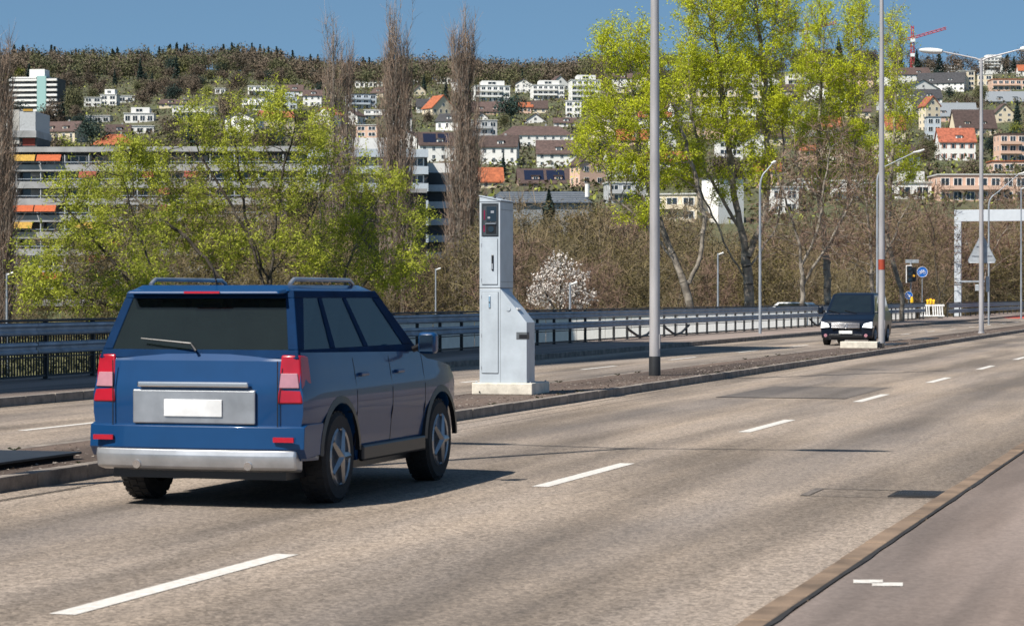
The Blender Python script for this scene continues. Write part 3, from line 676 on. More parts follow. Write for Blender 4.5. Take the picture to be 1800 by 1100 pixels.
for sg in (-1, 1):
    q = MB(); q.hexa([(sg*.73, .012, .87), (sg*.945, .045, .87), (sg*.958, .28, .90), (sg*.73, .28, .90)][::sg], [(sg*.75, .06, 1.27), (sg*.905, .085, 1.27), (sg*.915, .26, 1.26), (sg*.75, .26, 1.26)][::sg])
    tlp = q.build('tail_lamp', 'tail_red', suv, bevel=.015, smooth=True)
    q = MB(); q.hexa([(sg*.745, .008, 1.0), (sg*.915, .04, 1.0), (sg*.915, .08, 1.0), (sg*.75, .06, 1.0)][::sg], [(sg*.75, .026, 1.12), (sg*.895, .052, 1.12), (sg*.895, .09, 1.12), (sg*.75, .07, 1.12)][::sg]); q.build('reversing_lens', 'tail_clear', tlp, bevel=.005)
    MB().box(sg*.72, sg*.90, -.052, -.03, .56, .60).build('reflector', 'tail_red', suv)
    # mirrors, handles, arch trims
    MB().tube([(sg*.93, 3.02, 1.26), (sg*1.02, 3.0, 1.30)], .03, 6).build('mirror_arm', 'black_plastic', suv)
    mm = MB().box(sg*1.0, sg*1.17, 2.93, 3.06, 1.22, 1.42).build('mirror', 'car_blue', suv, bevel=.035, smooth=True)
    MB().box(sg*1.02, sg*1.15, 2.922, 2.931, 1.245, 1.395).build('mirror_glass', 'chrome', mm)
    for y0 in (1.45, 2.45): MB().box(sg*.935, sg*.975, y0, y0+.2, 1.06, 1.09).build('door_handle', 'car_blue', suv, bevel=.01)
    ln = MB()
    
    for y0 in (1.35, 2.32, 3.28):
        for k in range(8):
            z0, z1 = .46+k*.095, .46+(k+1)*.095; x0, x1 = body_fn(4.68)((.9555, y0, z0))[0]+.002, body_fn(4.68)((.9555, y0, z1))[0]+.002
            ln.hexa([(sg*(x0-.01), y0, z0), (sg*x0, y0, z0), (sg*x0, y0+.009, z0), (sg*(x0-.01), y0+.009, z0)], [(sg*(x1-.01), y0, z1), (sg*x1, y0, z1), (sg*x1, y0+.009, z1), (sg*(x1-.01), y0+.009, z1)])
    ln.build('door_gaps', 'black_plastic', suv)
    for cy in (.93, 3.78):
        tm = MB(); a1 = arc(cy, tr_, .46, 4, 176, 16); a2 = arc(cy, tr_, .52, 4, 176, 16)
        for i in range(16):
            lo_ = [(sg*.93, *a1[i]), (sg*.975, *a1[i]), (sg*.975, *a1[i+1]), (sg*.93, *a1[i+1])]; hi_ = [(sg*.93, *a2[i]), (sg*.968, *a2[i]), (sg*.968, *a2[i+1]), (sg*.93, *a2[i+1])]
            tm.hexa(lo_, hi_)
        tm.build('arch_trim', 'black_plastic', suv)
    MB().box(sg*.93, sg*.985, 1.46, 3.24, .32, .46).build('side_sill', 'black_plastic', suv, bevel=.02)
    MB().tube([(sg*.64, .55, 1.85), (sg*.64, .65, 1.895), (sg*.62, 2.1, 1.895), (sg*.62, 2.2, 1.86)], .018, 8).build('roof_rail', 'silver_trim', suv, smooth=True)
    for y0 in (.93, 3.78): wheel(suv, sg*.83, y0, tr_, .25, sg)
bm_ = MB(); bm_.prism([(-.07, .50), (-.055, .68), (.02, .70), (.40, .70), (.42, .44), (.0, .42)], 'x', -.965, .965); bp2 = bm_.build('rear_bumper', 'car_blue', suv, bevel=.03, smooth=True, segs=3); curve_body(bp2, lambda c: Vector((c.x, c.y+.09*(abs(c.x)/.95)**3, c.z)), .4, .7)
MB().prism([(-.05, .33), (-.078, .44), (-.06, .50), (.1, .50), (.1, .30)], 'x', -.90, .90).build('bumper_skirt', 'silver_trim', suv, bevel=.02); sk_ = [c for c in suv.children if c.name.startswith('bumper_skirt')][0]; curve_body(sk_, lambda c: Vector((c.x, c.y+.09*(abs(c.x)/.95)**3, c.z)), .1, .5)
MB().box(-.78, .78, .10, 4.4, .24, .42).build('underbody', 'black_plastic', suv)
MB().box(-.55, .55, -.022, .0, .70, .98).build('plate_recess', 'silver_trim', suv, bevel=.012)
MB().box(-.26, .26, -.036, -.022, .76, .90).build('number_plate', 'plate_white', suv, bevel=.003)
MB().box(-.50, .50, -.05, -.005, 1.0, 1.045).build('chrome_strip', 'chrome', suv, bevel=.012)
for sx_ in (-.5, .5): MB().tube([(sx_, -.06, .36), (sx_, .3, .37)], .035, 12).build('exhaust_pipe', 'chrome', suv, smooth=True)
MB().tube([(0, .5, 1.84), (0, .40, 2.0)], [.01, .004], 6).build('aerial', 'black_plastic', suv)

van = thing('passenger_van', 'dark navy people carrier van with lit headlamps coming towards the camera', 'van', W(86.0, 13.85, 0), -TH)
prof = [(.05, .26), (0, .36), (0, .62), (.05, .82), (.16, .93), (.60, 1.06), (1.0, 1.15), (4.75, 1.2), (4.85, 1.1), (4.86, .40), (4.8, .3)]+arc(4.0, .34, .39, 0, 180)+[(3.5, .26), (1.4, .26)]+arc(.88, .34, .39, 0, 180)
vb = MB().prism(prof, 'x', -.94, .94).build('body', 'van_blue', van, bevel=.035, smooth=True, segs=3)
def vfn(c):
    x, y, z = c; q = abs(x)/.94; return Vector((x*(1-.04*max(0, (z-.85)/.35)**1.5-.04*max(0, (.7-z)/.4)), y+(.20*q**2.4*(1-y) if y < 1 else 0), z))
curve_body(vb, vfn, 4.9, 1.25)
vc = Cab((.85, 4.80, .89, .89), (1.75, 4.65, .74, .72), 1.10, 1.84)
MB().hexa(vc.lo, vc.hi).build('cabin', 'van_blue', van, bevel=.05, smooth=True, segs=4)
MB().hexa([(-.70, 1.8, 1.835), (.70, 1.8, 1.835), (.70, 4.6, 1.835), (-.70, 4.6, 1.835)], [(-.6, 1.95, 1.885), (.6, 1.95, 1.885), (.6, 4.5, 1.88), (-.6, 4.5, 1.88)]).build('roof', 'van_blue', van, bevel=.02, smooth=True)
vc.pane(0, rect(.07, .93, .10, .93)).build('windscreen', 'tinted_glass', van)
for k in (1, 3):
    for a, b in ((.07, .30), (.33, .62), (.65, .95)):
        u0, u1 = (a, b) if k == 1 else (1-b, 1-a)
        vc.pane(k, rect(u0+(.0), u1, .15, .86)).build('side_window', 'tinted_glass', van)
for sg in (-1, 1):
    MB().hexa([(sg*.58, -.005, .65), (sg*.92, .12, .62), (sg*.945, .42, .64), (sg*.60, .2, .65)][::sg], [(sg*.64, .05, .78), (sg*.91, .20, .85), (sg*.93, .50, .87), (sg*.66, .2, .79)][::sg]).build('headlamp', 'head_lamp', van, bevel=.015, smooth=True)
    MB().disc((sg*.72, -.02, .36), (0, 1, 0), .06, .04).build('fog_lamp', 'tail_clear', van)
    mv = MB().box(sg*.98, sg*1.17, .98, 1.1, 1.12, 1.40).build('mirror', 'van_blue', van, bevel=.04, smooth=True)
    MB().tube([(sg*.90, 1.06, 1.18), (sg*1.02, 1.04, 1.2)], .03, 6).build('mirror_arm', 'black_plastic', mv)
    for y0 in (.88, 4.0): wheel(van, sg*.82, y0, .34, .22, sg)
MB().box(-.50, .50, -.03, .05, .58, .80).build('grille', 'black_plastic', van, bevel=.01)
for z in (.635, .70, .765): MB().tube([(-.50, -.035, z+.015), (0, -.07, z), (.50, -.035, z+.015)], .022, 6).build('grille_bar', 'chrome', van, smooth=True)
em = MB(); em.tube([(math.cos(a)*.075, -.085, .70+math.sin(a)*.075) for a in [i*math.pi/10 for i in range(21)]], .008, 6, caps=False)
for a in (90, 210, 330): em.tube([(0, -.085, .70), (.07*math.cos(R(a)), -.085, .70+.07*math.sin(R(a)))], .008, 5)
em.build('emblem', 'chrome', van)
MB().box(-.24, .24, -.045, -.02, .42, .53).build('number_plate', 'plate_white', van, bevel=.004)
MB().box(-.60, .60, -.012, .02, .29, .40).build('lower_intake', 'black_plastic', van, bevel=.01)
MB().box(-.75, .75, .1, 4.7, .2, .4).build('underbody', 'black_plastic', van)
for sx_ in (-.35, .25): MB().tube([(sx_, .86, 1.15), (sx_-.45, 1.0, 1.25)], .012, 5).build('wiper', 'black_plastic', van)
wc = thing('parked_car', 'white car whose roof shows just above the railing left of the van', 'car', W(122, 27.1, 0), -TH-.15)
x_, y_, _z = P(1399, 530, 150); wc.location = (x_, y_, -.03)
MB().prism([(-2.1, .3), (-2.15, .7), (-1.9, .9), (2.0, .92), (2.2, .7), (2.15, .3)], 'y', -.85, .85).build('body', 'wall_white', wc, bevel=.06, smooth=True)
c3 = Cab((-.78, .78, 1.55, 1.55), (-.62, .62, 1.0, .9), .9, 1.42)
MB().hexa(c3.lo, c3.hi).build('cabin', 'white_plastic', wc, bevel=.06, smooth=True)
for k in range(4): c3.pane(k, rect(.1, .9, .15, .85)).build('window', 'tinted_glass', wc)
for a in (-1.35, 1.35):
    for b in (-.8, .8): MB().tube([(a, b-.1, .31), (a, b+.1, .31)], .31, 18).build('wheel', 'tyre', wc)
# ------------------------------------------------------------------ trees
def tubes(P0, P1, R0, R1, k):
    P0 = np.asarray(P0, float); P1 = np.asarray(P1, float); D = P1-P0; L = np.linalg.norm(D, axis=1, keepdims=True)+1e-9; D = D/L
    ref = np.where(np.abs(D[:, 2:3]) > .9, np.array([[0., 1, 0]]), np.array([[0., 0, 1]]))
    U = np.cross(D, ref); U /= np.linalg.norm(U, axis=1, keepdims=True)+1e-9; Vv = np.cross(U, D)
    a = np.arange(k)*2*np.pi/k; c = np.cos(a)[None, :, None]; s = np.sin(a)[None, :, None]
    ring = U[:, None, :]*c+Vv[:, None, :]*s
    A = P0[:, None, :]+ring*np.asarray(R0)[:, None, None]; B = P1[:, None, :]+ring*np.asarray(R1)[:, None, None]
    V = np.concatenate([A, B], axis=1).reshape(-1, 3); n = len(P0); j = np.arange(k); j2 = (j+1) % k
    q = np.stack([j, j2, j2+k, j+k], axis=1)
    F = (q[None]+(np.arange(n)*2*k)[:, None, None]).reshape(-1, 4)
    return V, F
def strips(P0, P1, wd):
    P0 = np.asarray(P0); P1 = np.asarray(P1); D = P1-P0; Rn = rng.normal(size=D.shape); S = np.cross(D, Rn); S /= np.linalg.norm(S, axis=1, keepdims=True)+1e-9
    h = (S*np.asarray(wd).reshape(-1, 1)/2)
    V = np.stack([P0-h, P0+h, P1+h*.35, P1-h*.35], axis=1).reshape(-1, 3); F = np.arange(len(V)).reshape(-1, 4); return V, F
def leaves(Cn, size, asp=1.0, droop=0.):
    n = len(Cn); A = rng.normal(size=(n, 3)); A[:, 2] -= droop; A /= np.linalg.norm(A, axis=1, keepdims=True); B = np.cross(A, rng.normal(size=(n, 3))); B /= np.linalg.norm(B, axis=1, keepdims=True)+1e-9
    s = size*rng.uniform(.6, 1.3, (n, 1)); a = A*s*asp; b = B*s*.5
    V = np.stack([Cn-a*.5, Cn+b*.6, Cn+a*.6, Cn-b*.6], axis=1).reshape(-1, 3); return V, np.arange(4*n).reshape(-1, 4)
def join(L):
    Vs, Fs, o = [], [], 0
    for V, F in L: Vs.append(V); Fs.append(F+o); o += len(V)
    return np.concatenate(Vs), np.concatenate(Fs)
def colonize(trunks, A, step, kill, iters, up=.15):
    nodes = []; par = []
    for tp in trunks:
        last = -1
        if tp[0] is None: last = tp[1]; tp = tp[2:]
        for a, b in zip(tp[:-1], tp[1:]):
            a = np.array(a, float); b = np.array(b, float); m = max(1, int(np.linalg.norm(b-a)/step))
            for i in range(m):
                nodes.append(a+(b-a)*i/m+rng.normal(size=3)*step*.08); par.append(last); last = len(nodes)-1
        nodes.append(np.array(tp[-1], float)); par.append(last)
    # join trunks that start on another trunk
    starts = [i for i, p in enumerate(par) if p == -1][1:]
    N = np.array(nodes)
    for i in starts:
        d = np.linalg.norm(N-N[i], axis=1); d[i:] = 1e9; j = int(d.argmin())
        if d[j] < step*3: par[i] = j
    act = np.ones(len(A), bool); near = np.zeros(len(A), int); nd = np.full(len(A), 1e9)
    def upd(idx):
        nonlocal near, nd
        if not len(idx): return
        Q = N[idx]; D = np.linalg.norm(A[:, None, :]-Q[None], axis=2); j = D.argmin(1); dm = D[np.arange(len(A)), j]; b = dm < nd
        nd[b] = dm[b]; near[b] = np.asarray(idx)[j[b]]
    upd(list(range(len(N))))
    for it in range(iters):
        act &= nd > kill
        if not act.any(): break
        dirs = A[act]-N[near[act]]; dirs /= np.linalg.norm(dirs, axis=1, keepdims=True)+1e-9
        src = near[act]; u, inv = np.unique(src, return_inverse=True); S = np.zeros((len(u), 3)); np.add.at(S, inv, dirs)
        S /= np.linalg.norm(S, axis=1, keepdims=True)+1e-9; S[:, 2] += up; S += rng.normal(size=S.shape)*.18; S /= np.linalg.norm(S, axis=1, keepdims=True)+1e-9
        new = N[u]+S*step; o = len(N); N = np.concatenate([N, new]); par += list(u); upd(list(range(o, len(N))))
        if len(N) > 9000: break
    return N, np.array(par)
def radii(N, par, tip, ex, rmax):
    r = np.zeros(len(N)); ch = np.zeros(len(N), int)
    for i in range(len(N)-1, -1, -1):
        if r[i] == 0: r[i] = tip**ex
        if par[i] >= 0 and par[i] < i: r[par[i]] += r[i]; ch[par[i]] += 1
    rr = r**(1/ex); return np.minimum(rr, rmax), ch
def ellip(n, c, r, shell=.0):
    v = rng.normal(size=(n, 3)); v /= np.linalg.norm(v, axis=1, keepdims=True); v *= (rng.uniform(shell, 1, (n, 1)))**(1/2.4)
    return np.array(c)+v*np.array(r)
def px_ell(Z, lst, depth, n):
    A = []; tot = sum(a[2]*a[3] for a in lst)
    for (cx, cy, rx, ry) in lst:
        x, y, z = P(cx, cy, Z); m = Z/4250.
        A.append(ellip(int(n*rx*ry/tot)+5, (x, y, z), (rx*m, min(depth, 1.2*max(rx, ry)*m), ry*m)))
    return np.concatenate(A)
def big_tree(name, label, cat, Z, ells, depth, trunks, n=1300, step=.45, kill=.5, up=.15, tip=.010, ex=2.3, rmax=.45, bark='bark_grey', leaf=None, ln=14, lsize=.12, lasp=1.6, spread=.3, twig='twig_brown', tn=4, tlen=.7, droop=0., zg=-6., group=None, ltip=.03, crownname='foliage', lfrac=1.0, tw=.022, tup=None):
    A = px_ell(Z, ells, depth, n)
    T = [[P(*q) if len(q) == 3 else q[1:] for q in t] for t in trunks]
    base = T[0][0]; T[0][0] = (base[0], base[1], zg)
    N, par = colonize(T, A, step, kill, 90, up)
    r, ch = radii(N, par, tip, ex, rmax)
    org = np.array([T[0][0][0], T[0][0][1], zg])
    N = N-org
    root = thing(name, label, cat, tuple(org), 0, group)
    m = par >= 0; i = np.where(m)[0]; p = par[i]
    big = r[i] > .05
    V1 = tubes(N[p[big]], N[i[big]], np.minimum(r[p[big]], r[i[big]]*1.25), r[i[big]], 8); sm = ~big
    L = [V1]
    if sm.any(): L.append(tubes(N[p[sm]], N[i[sm]], r[i[sm]]*1.05, r[i[sm]], 4))
    V, F = join(L); np_mesh('trunk', V, F, bark, root, smooth=True)
    fin = np.where(r < ltip)[0]
    if tn:
        c = np.repeat(fin, tn); d = rng.normal(size=(len(c), 3)); dp = N[c]-N[np.maximum(par[c], 0)]; dp /= np.linalg.norm(dp, axis=1, keepdims=True)+1e-9
        d = d*(.55 if tup is None else .38)+dp*.8; d[:, 2] += (.35 if tup is None else tup)-droop; d /= np.linalg.norm(d, axis=1, keepdims=True); e = N[c]+d*rng.uniform(.4, 1.1, (len(c), 1))*tlen
        V, F = strips(N[c], e, np.full(len(c), tw)); np_mesh('twigs', V, F, twig, root)
        src = np.concatenate([N[c]+(e-N[c])*(u_+rng.uniform(-.1, .1, (len(c), 1))) for u_ in (.35, .65, .95)])
    else: src = N[fin]
    if leaf:
        # uneven growth: dense and thin clumps
        k = np.sin(src[:, 0]*1.7+1)*np.sin(src[:, 2]*1.3)*np.sin(src[:, 1]*1.3+2)+.6*np.sin(src[:, 0]*4.1)*np.sin(src[:, 2]*2.9+src[:, 1]*3)+rng.normal(size=len(src))*.15
        src = src[k > np.quantile(k, 1-lfrac)]
        c = np.repeat(src, ln, axis=0)+rng.normal(size=(len(src)*ln, 3))*spread*np.array([1, 1, .9])
        V, F = leaves(c, lsize, lasp, droop); np_mesh(crownname, V, F, leaf, root)
    return root
def Tr(Z, *pts): return [(a, b, Z) for a, b in pts]

# big fresh-leaved tree on the left: several stems leaning out
Zl = 97
big_tree('willow_tree', 'wide many-stemmed tree with thin yellow-green young leaves left of centre, behind the blue car', 'tree', Zl,
    [(415,200,40,60),(350,230,40,55),(300,300,60,50),(230,290,40,50),(200,360,50,40),(490,210,45,55),(545,250,35,60),(440,300,60,60),(520,340,60,50),(350,360,60,50),(270,420,70,40),(400,430,80,50),(530,440,60,50)], 4.5,
    [Tr(Zl,(470,640),(470,550),(478,470),(485,380),(500,290),(520,220)), Tr(Zl,(470,520),(440,420),(400,350),(350,270),(330,200)), Tr(Zl,(472,500),(430,380),(420,290),(400,190)),
     Tr(Zl-1,(470,560),(420,560),(380,480),(330,420),(250,360)), Tr(Zl+1,(476,480),(540,400),(570,330),(590,260))],
    n=2100, step=.34, kill=.42, up=.1, leaf='leaf_willow', ln=7, lsize=.072, lasp=1.9, spread=.09, tn=4, tlen=.8, tw=.014, bark='bark_dark', lfrac=.52, rmax=.24, twig='twig_tan')
big_tree('willow_tree', 'low spreading tree with fresh leaves and a dark stem leaning left, at the left edge', 'tree', 93,
    [(180,310,35,45),(120,350,40,45),(90,430,50,40),(170,420,45,40),(240,400,50,40),(60,500,50,45),(150,510,70,40),(250,500,60,40)], 4,
    [Tr(93,(310,640),(300,570),(240,510),(180,440),(120,370)), Tr(93,(302,575),(270,480),(240,400),(215,310)), Tr(94,(300,570),(200,540),(100,500))],
    n=1400, step=.34, kill=.42, leaf='leaf_willow', ln=7, lsize=.072, lasp=1.9, spread=.09, tn=4, tlen=.8, tw=.014, bark='bark_dark', lfrac=.52, rmax=.18, twig='twig_tan')
big_tree('willow_tree', 'bushy tree with olive green young leaves right of the blue car roof', 'tree', 100,
    [(620,310,45,50),(680,340,40,40),(720,400,35,40),(640,400,50,45),(700,470,55,40),(630,480,60,40),(570,420,35,50),(565,230,20,50)], 4,
    [Tr(100,(600,640),(600,540),(610,470),(640,400),(670,340)), Tr(100,(600,550),(570,460),(560,360),(575,260)), Tr(100,(602,540),(660,480),(720,440))],
    n=1500, step=.34, kill=.42, leaf='leaf_willow', ln=7, lsize=.072, lasp=1.9, spread=.09, tn=4, tlen=.8, tw=.014, bark='bark_grey', lfrac=.55, rmax=.17, twig='twig_tan')
# tall fresh green trees right of centre
kw = dict(leaf='leaf_fresh', ln=9, lsize=.10, lasp=1.3, spread=.14, tn=4, tlen=1.15, bark='bark_grey', up=.55, step=.5, kill=.55, ex=2.0, tip=.015, tup=.7)
big_tree('poplar_tree', 'tall forked tree with yellow-green crown directly behind the nearest lamp post', 'tree', 138,
    [(1075,110,30,55),(1120,100,38,55),(1060,200,38,50),(1115,210,45,60),(1165,180,35,70),(1045,270,35,40),(1090,300,45,35),(1140,300,35,60),(1180,290,30,50),(1130,380,40,30)], 6,
    [Tr(138,(1215,640),(1212,530),(1195,480),(1165,400),(1140,330),(1120,250),(1110,150)), Tr(138,(1212,500),(1232,450),(1238,380),(1220,300),(1190,200),(1160,110)), Tr(138,(1190,465),(1130,390),(1075,345))], n=2400, rmax=.48, lfrac=.74, **kw)
big_tree('poplar_tree', 'tallest fresh green tree reaching the top of the picture between the two lamp posts', 'tree', 142,
    [(1225,20,32,70),(1280,20,42,80),(1335,20,38,80),(1375,60,24,70),(1215,120,32,60),(1270,130,42,60),(1330,140,42,65),(1240,220,38,50),(1300,230,45,50),(1360,200,28,60),(1220,310,28,40),(1340,310,28,45),(1280,-70,60,60),(1275,340,30,35)], 6,
    [Tr(142,(1320,640),(1318,530),(1310,440),(1290,340),(1280,250),(1262,120),(1250,20)), Tr(142,(1315,450),(1345,380),(1350,280),(1345,150),(1330,30)), Tr(142,(1300,400),(1240,300),(1215,200),(1210,120)), Tr(142,(1316,500),(1280,440),(1240,350),(1200,260),(1195,160)), Tr(142,(1318,470),(1365,400),(1378,300),(1375,160))], n=3300, rmax=.5, lfrac=.74, **kw)
big_tree('poplar_tree', 'narrow green crowned tree just left of the red-banded lamp post', 'tree', 150,
    [(1440,60,26,60),(1425,150,28,50),(1465,150,26,60),(1505,60,24,70),(1500,160,26,60),(1450,240,32,50),(1500,260,28,50),(1405,240,28,50),(1525,320,24,50),(1440,320,28,40)], 5,
    [Tr(150,(1460,640),(1455,520),(1450,430),(1440,340),(1440,240),(1445,100)), Tr(150,(1455,440),(1490,360),(1500,260),(1500,120)), Tr(150,(1445,360),(1400,290),(1390,220))], n=2000, rmax=.38, lfrac=.7, **kw)
big_tree('poplar_tree', 'thin airy tree with sparse green top just right of the red-banded lamp post', 'tree', 158,
    [(1572,80,22,60),(1565,170,24,50),(1585,220,24,50),(1560,280,24,50),(1590,310,22,40)], 4,
    [Tr(158,(1590,640),(1585,520),(1560,420),(1565,320),(1575,200),(1578,100))], n=900, rmax=.28, lfrac=.5, **kw)
# bare trees
kb = dict(ex=2.1, tip=.012, leaf='bud_olive', ln=1, lsize=.07, lasp=1.4, spread=.12, tn=6, tlen=1.0, up=.3, step=.5, kill=.6, lfrac=.5, tw=.03, crownname='buds')
big_tree('bare_tree', 'bare brown tree with thick forked grey trunk left of the van', 'tree', 132,
    [(1400,330,60,80),(1450,270,60,60),(1490,330,50,80),(1370,400,50,60),(1440,400,70,60)], 5,
    [Tr(132,(1415,640),(1412,520),(1405,430),(1380,350),(1360,290)), Tr(132,(1410,470),(1440,400),(1450,320),(1460,260)), Tr(132,(1412,500),(1455,430),(1500,350),(1520,290))], n=1400, rmax=.4, bark='bark_grey', **kb)
big_tree('bare_tree', 'bare brown tree with pale trunk behind the van', 'tree', 140,
    [(1500,420,60,70),(1560,400,60,80),(1520,320,50,60)], 5,
    [Tr(140,(1530,640),(1535,520),(1530,430),(1520,340),(1510,280)), Tr(140,(1535,480),(1570,420),(1600,350))], n=1100, rmax=.35, bark='bark_grey', **kb)
big_tree('bare_tree', 'bare wide tree with pale branches under the gantry beam', 'tree', 215,
    [(1740,420,60,60),(1790,380,60,70),(1690,440,50,60)], 7,
    [Tr(215,(1730,640),(1728,530),(1735,460),(1770,400),(1800,350)), Tr(215,(1730,500),(1700,430),(1680,380)), Tr(215,(1735,480),(1790,440))], n=1000, step=.7, kill=.8, rmax=.4, bark='bark_grey', leaf='bud_olive', ln=1, lsize=.1, lasp=1.4, spread=.2, tn=6, tlen=1.4, up=.2, lfrac=.5, tw=.045, crownname='buds')
big_tree('bare_tree', 'twisted bare tree right of the bicycle sign', 'tree', 200,
    [(1660,430,40,60),(1640,370,40,50),(1690,480,40,40)], 6, [Tr(200,(1655,640),(1652,540),(1645,470),(1640,400),(1620,350)), Tr(200,(1652,520),(1680,450),(1690,400))], n=700, step=.65, kill=.75, rmax=.28, bark='bark_dark', leaf='bud_olive', ln=1, lsize=.1, lasp=1.4, spread=.2, tn=6, tlen=1.3, up=.2, lfrac=.5, tw=.04, crownname='buds')
# blossoming tree
big_tree('blossom_tree', 'small rounded tree covered in white blossom, right of the speed camera', 'tree', 122,
    [(985,500,48,42),(985,466,22,22),(955,522,32,24),(1018,522,26,24)], 2, [Tr(122,(985,640),(985,560),(985,500),(985,450)), Tr(122,(985,560),(950,500)), Tr(122,(985,560),(1020,510))],
    n=520, step=.22, kill=.25, leaf='blossom', ln=1, lsize=.11, lasp=1.0, spread=.10, tn=3, tlen=.35, up=.2, rmax=.12, bark='bark_dark', lfrac=.8, ltip=.022, crownname='blossoms')

# Lombardy poplars, still bare
def lombardy(label, Z, tops, ybase, ytop, half, lean=0, seed=1):
    global rng
    rng = np.random.default_rng(seed)
    x0, y0, z0 = P(tops[0][0], 560, Z); root = thing('lombardy_poplar', label, 'tree', (x0, y0, -6), 0, 'bare columnar poplars'); L = []; S0, S1_ = [], []; m = Z/4250.
    for (px, pt, hw) in tops:
        H = P(px, pt, Z)[2]+6; bx = (px-tops[0][0])*m; hwm = hw*m*1.18
        nseg = 26; z = np.linspace(0, H, nseg+1); cx = bx*np.minimum(1, z/(H*.3))+np.cumsum(rng.normal(size=nseg+1))*.02; c = np.stack([cx, np.cumsum(rng.normal(size=nseg+1))*.02, z], 1)
        rad = np.maximum(.02, .34*(1-z/H)**.8); L.append(tubes(c[:-1], c[1:], rad[:-1], rad[1:], 8))
        for i in range(120):
            u = rng.uniform(.06, .90); zz = u*H; a = rng.uniform(0, 2*np.pi); ln = H*(.10+.16*(1-u))*rng.uniform(.7, 1.2); env = hwm*(math.sin(math.pi*min(1, (u+.16)))**.35 if u < .84 else .75*(1-u)/.16+.2)*rng.uniform(.5, 1.05)
            b0 = np.array([np.interp(zz, z, cx), 0, zz]); pts = [b0]; n = 7
            for k in range(1, n+1):
                t = k/n; rr = env*(1-(1-t)**2.2); pts.append(b0+np.array([math.cos(a)*rr, math.sin(a)*rr, min(ln*t, H*1.0-zz)])+rng.normal(size=3)*.05)
            pts = np.array(pts); rb = np.linspace(.05*(1.3-u), .010, n+1); L.append(tubes(pts[:-1], pts[1:], rb[:-1], rb[1:], 4))
            q = np.repeat(pts[1:], 6 if u < .6 else 4, axis=0); d = rng.normal(size=q.shape)*.30; d[:, 2] = np.abs(rng.normal(size=len(q)))*.6+.35; S0.append(q); S1_.append(q+d*rng.uniform(.7, 1.5, (len(q), 1)))
    V, F = join(L); np_mesh('trunk', V, F, 'bark_grey', root, smooth=True)
    S0 = np.concatenate(S0); S1_ = np.concatenate(S1_); V, F = strips(S0, S1_, np.full(len(S0), .026)); np_mesh('twigs', V, F, 'poplar_twig', root)
lombardy('tall bare columnar poplar directly left of the speed camera', 190, [(818, 15, 30), (806, 55, 22), (829, 60, 20)], 0, 0, 0, seed=3)
lombardy('tallest bare columnar poplar, second left of the speed camera', 200, [(697, 0, 30), (683, 45, 22), (712, 60, 20)], 0, 0, 0, seed=4)
lombardy('bare double-topped columnar poplar, third left of the speed camera', 215, [(588, 35, 26), (610, 75, 22)], 0, 0, 0, seed=5)
lombardy('bare brown columnar poplar cut off by the left edge of the picture', 175, [(-2, 75, 26), (14, 150, 16)], 0, 0, 0, seed=6)

# bare thicket beyond the railing: separate shrubby trees
rng = np.random.default_rng(11)
def thicket_proto(kind, seed):
    global rng
    rng = np.random.default_rng(seed); H = 12.
    A = np.concatenate([ellip(420, (0, 0, 8.2), (3.2, 2.4, 3.8)), ellip(200, (0, 0, 4.5), (3.0, 2.2, 2.5))])
    T = [[(0, 0, 0), (.1, 0, 2.5), (.3, .1, 5), (.2, 0, 8)], [(0, 0, 1.), (-1, 0, 4), (-1.6, .3, 7)], [(0, 0, 1.2), (1, .2, 4), (1.8, -.2, 6.5)]]
    N, par = colonize(T, A, .55, .6, 60, .3); r, ch = radii(N, par, .011, 2.3, .17)
    i = np.where(par >= 0)[0]; p = par[i]; Vt, Ft = tubes(N[p], N[i], r[i]*1.1, r[i], 4)
    fin = np.where(r < .035)[0]; c = np.repeat(fin, 13); d = rng.normal(size=(len(c), 3))*.6; d[:, 2] += .5; d /= np.linalg.norm(d, axis=1, keepdims=True); e = N[c]+d*rng.uniform(.4, 1.3, (len(c), 1))
    Vs, Fs = strips(N[c], e, np.full(len(c), .028))
    r_ = thing('thicket_tree', 'x', 'tree', (0, 0, 0), 0, None)
    np_mesh('trunk', Vt, Ft, 'bark_dark' if kind != 1 else 'bark_grey', r_); np_mesh('twigs', Vs, Fs, ['twig_brown', 'twig_tan', 'twig_tan'][kind], r_)
    if kind == 2:
        q = np.repeat(e[::2], 3, axis=0)+rng.normal(size=(len(e[::2])*3, 3))*.2; V, F = leaves(q, .13, 1.4); np_mesh('buds', V, F, 'bud_olive', r_)
    return r_
protos = [thicket_proto(k, 20+k) for k in (0, 1, 2)]
TL = ['bare dark brown thicket tree in the tangle beyond the railing', 'bare tan thicket tree in the tangle beyond the railing', 'olive budding thicket tree in the tangle beyond the railing']
TG = ['dark brown thicket trees', 'tan thicket trees', 'olive budding thicket trees']
used = [0, 0, 0]
spots = []
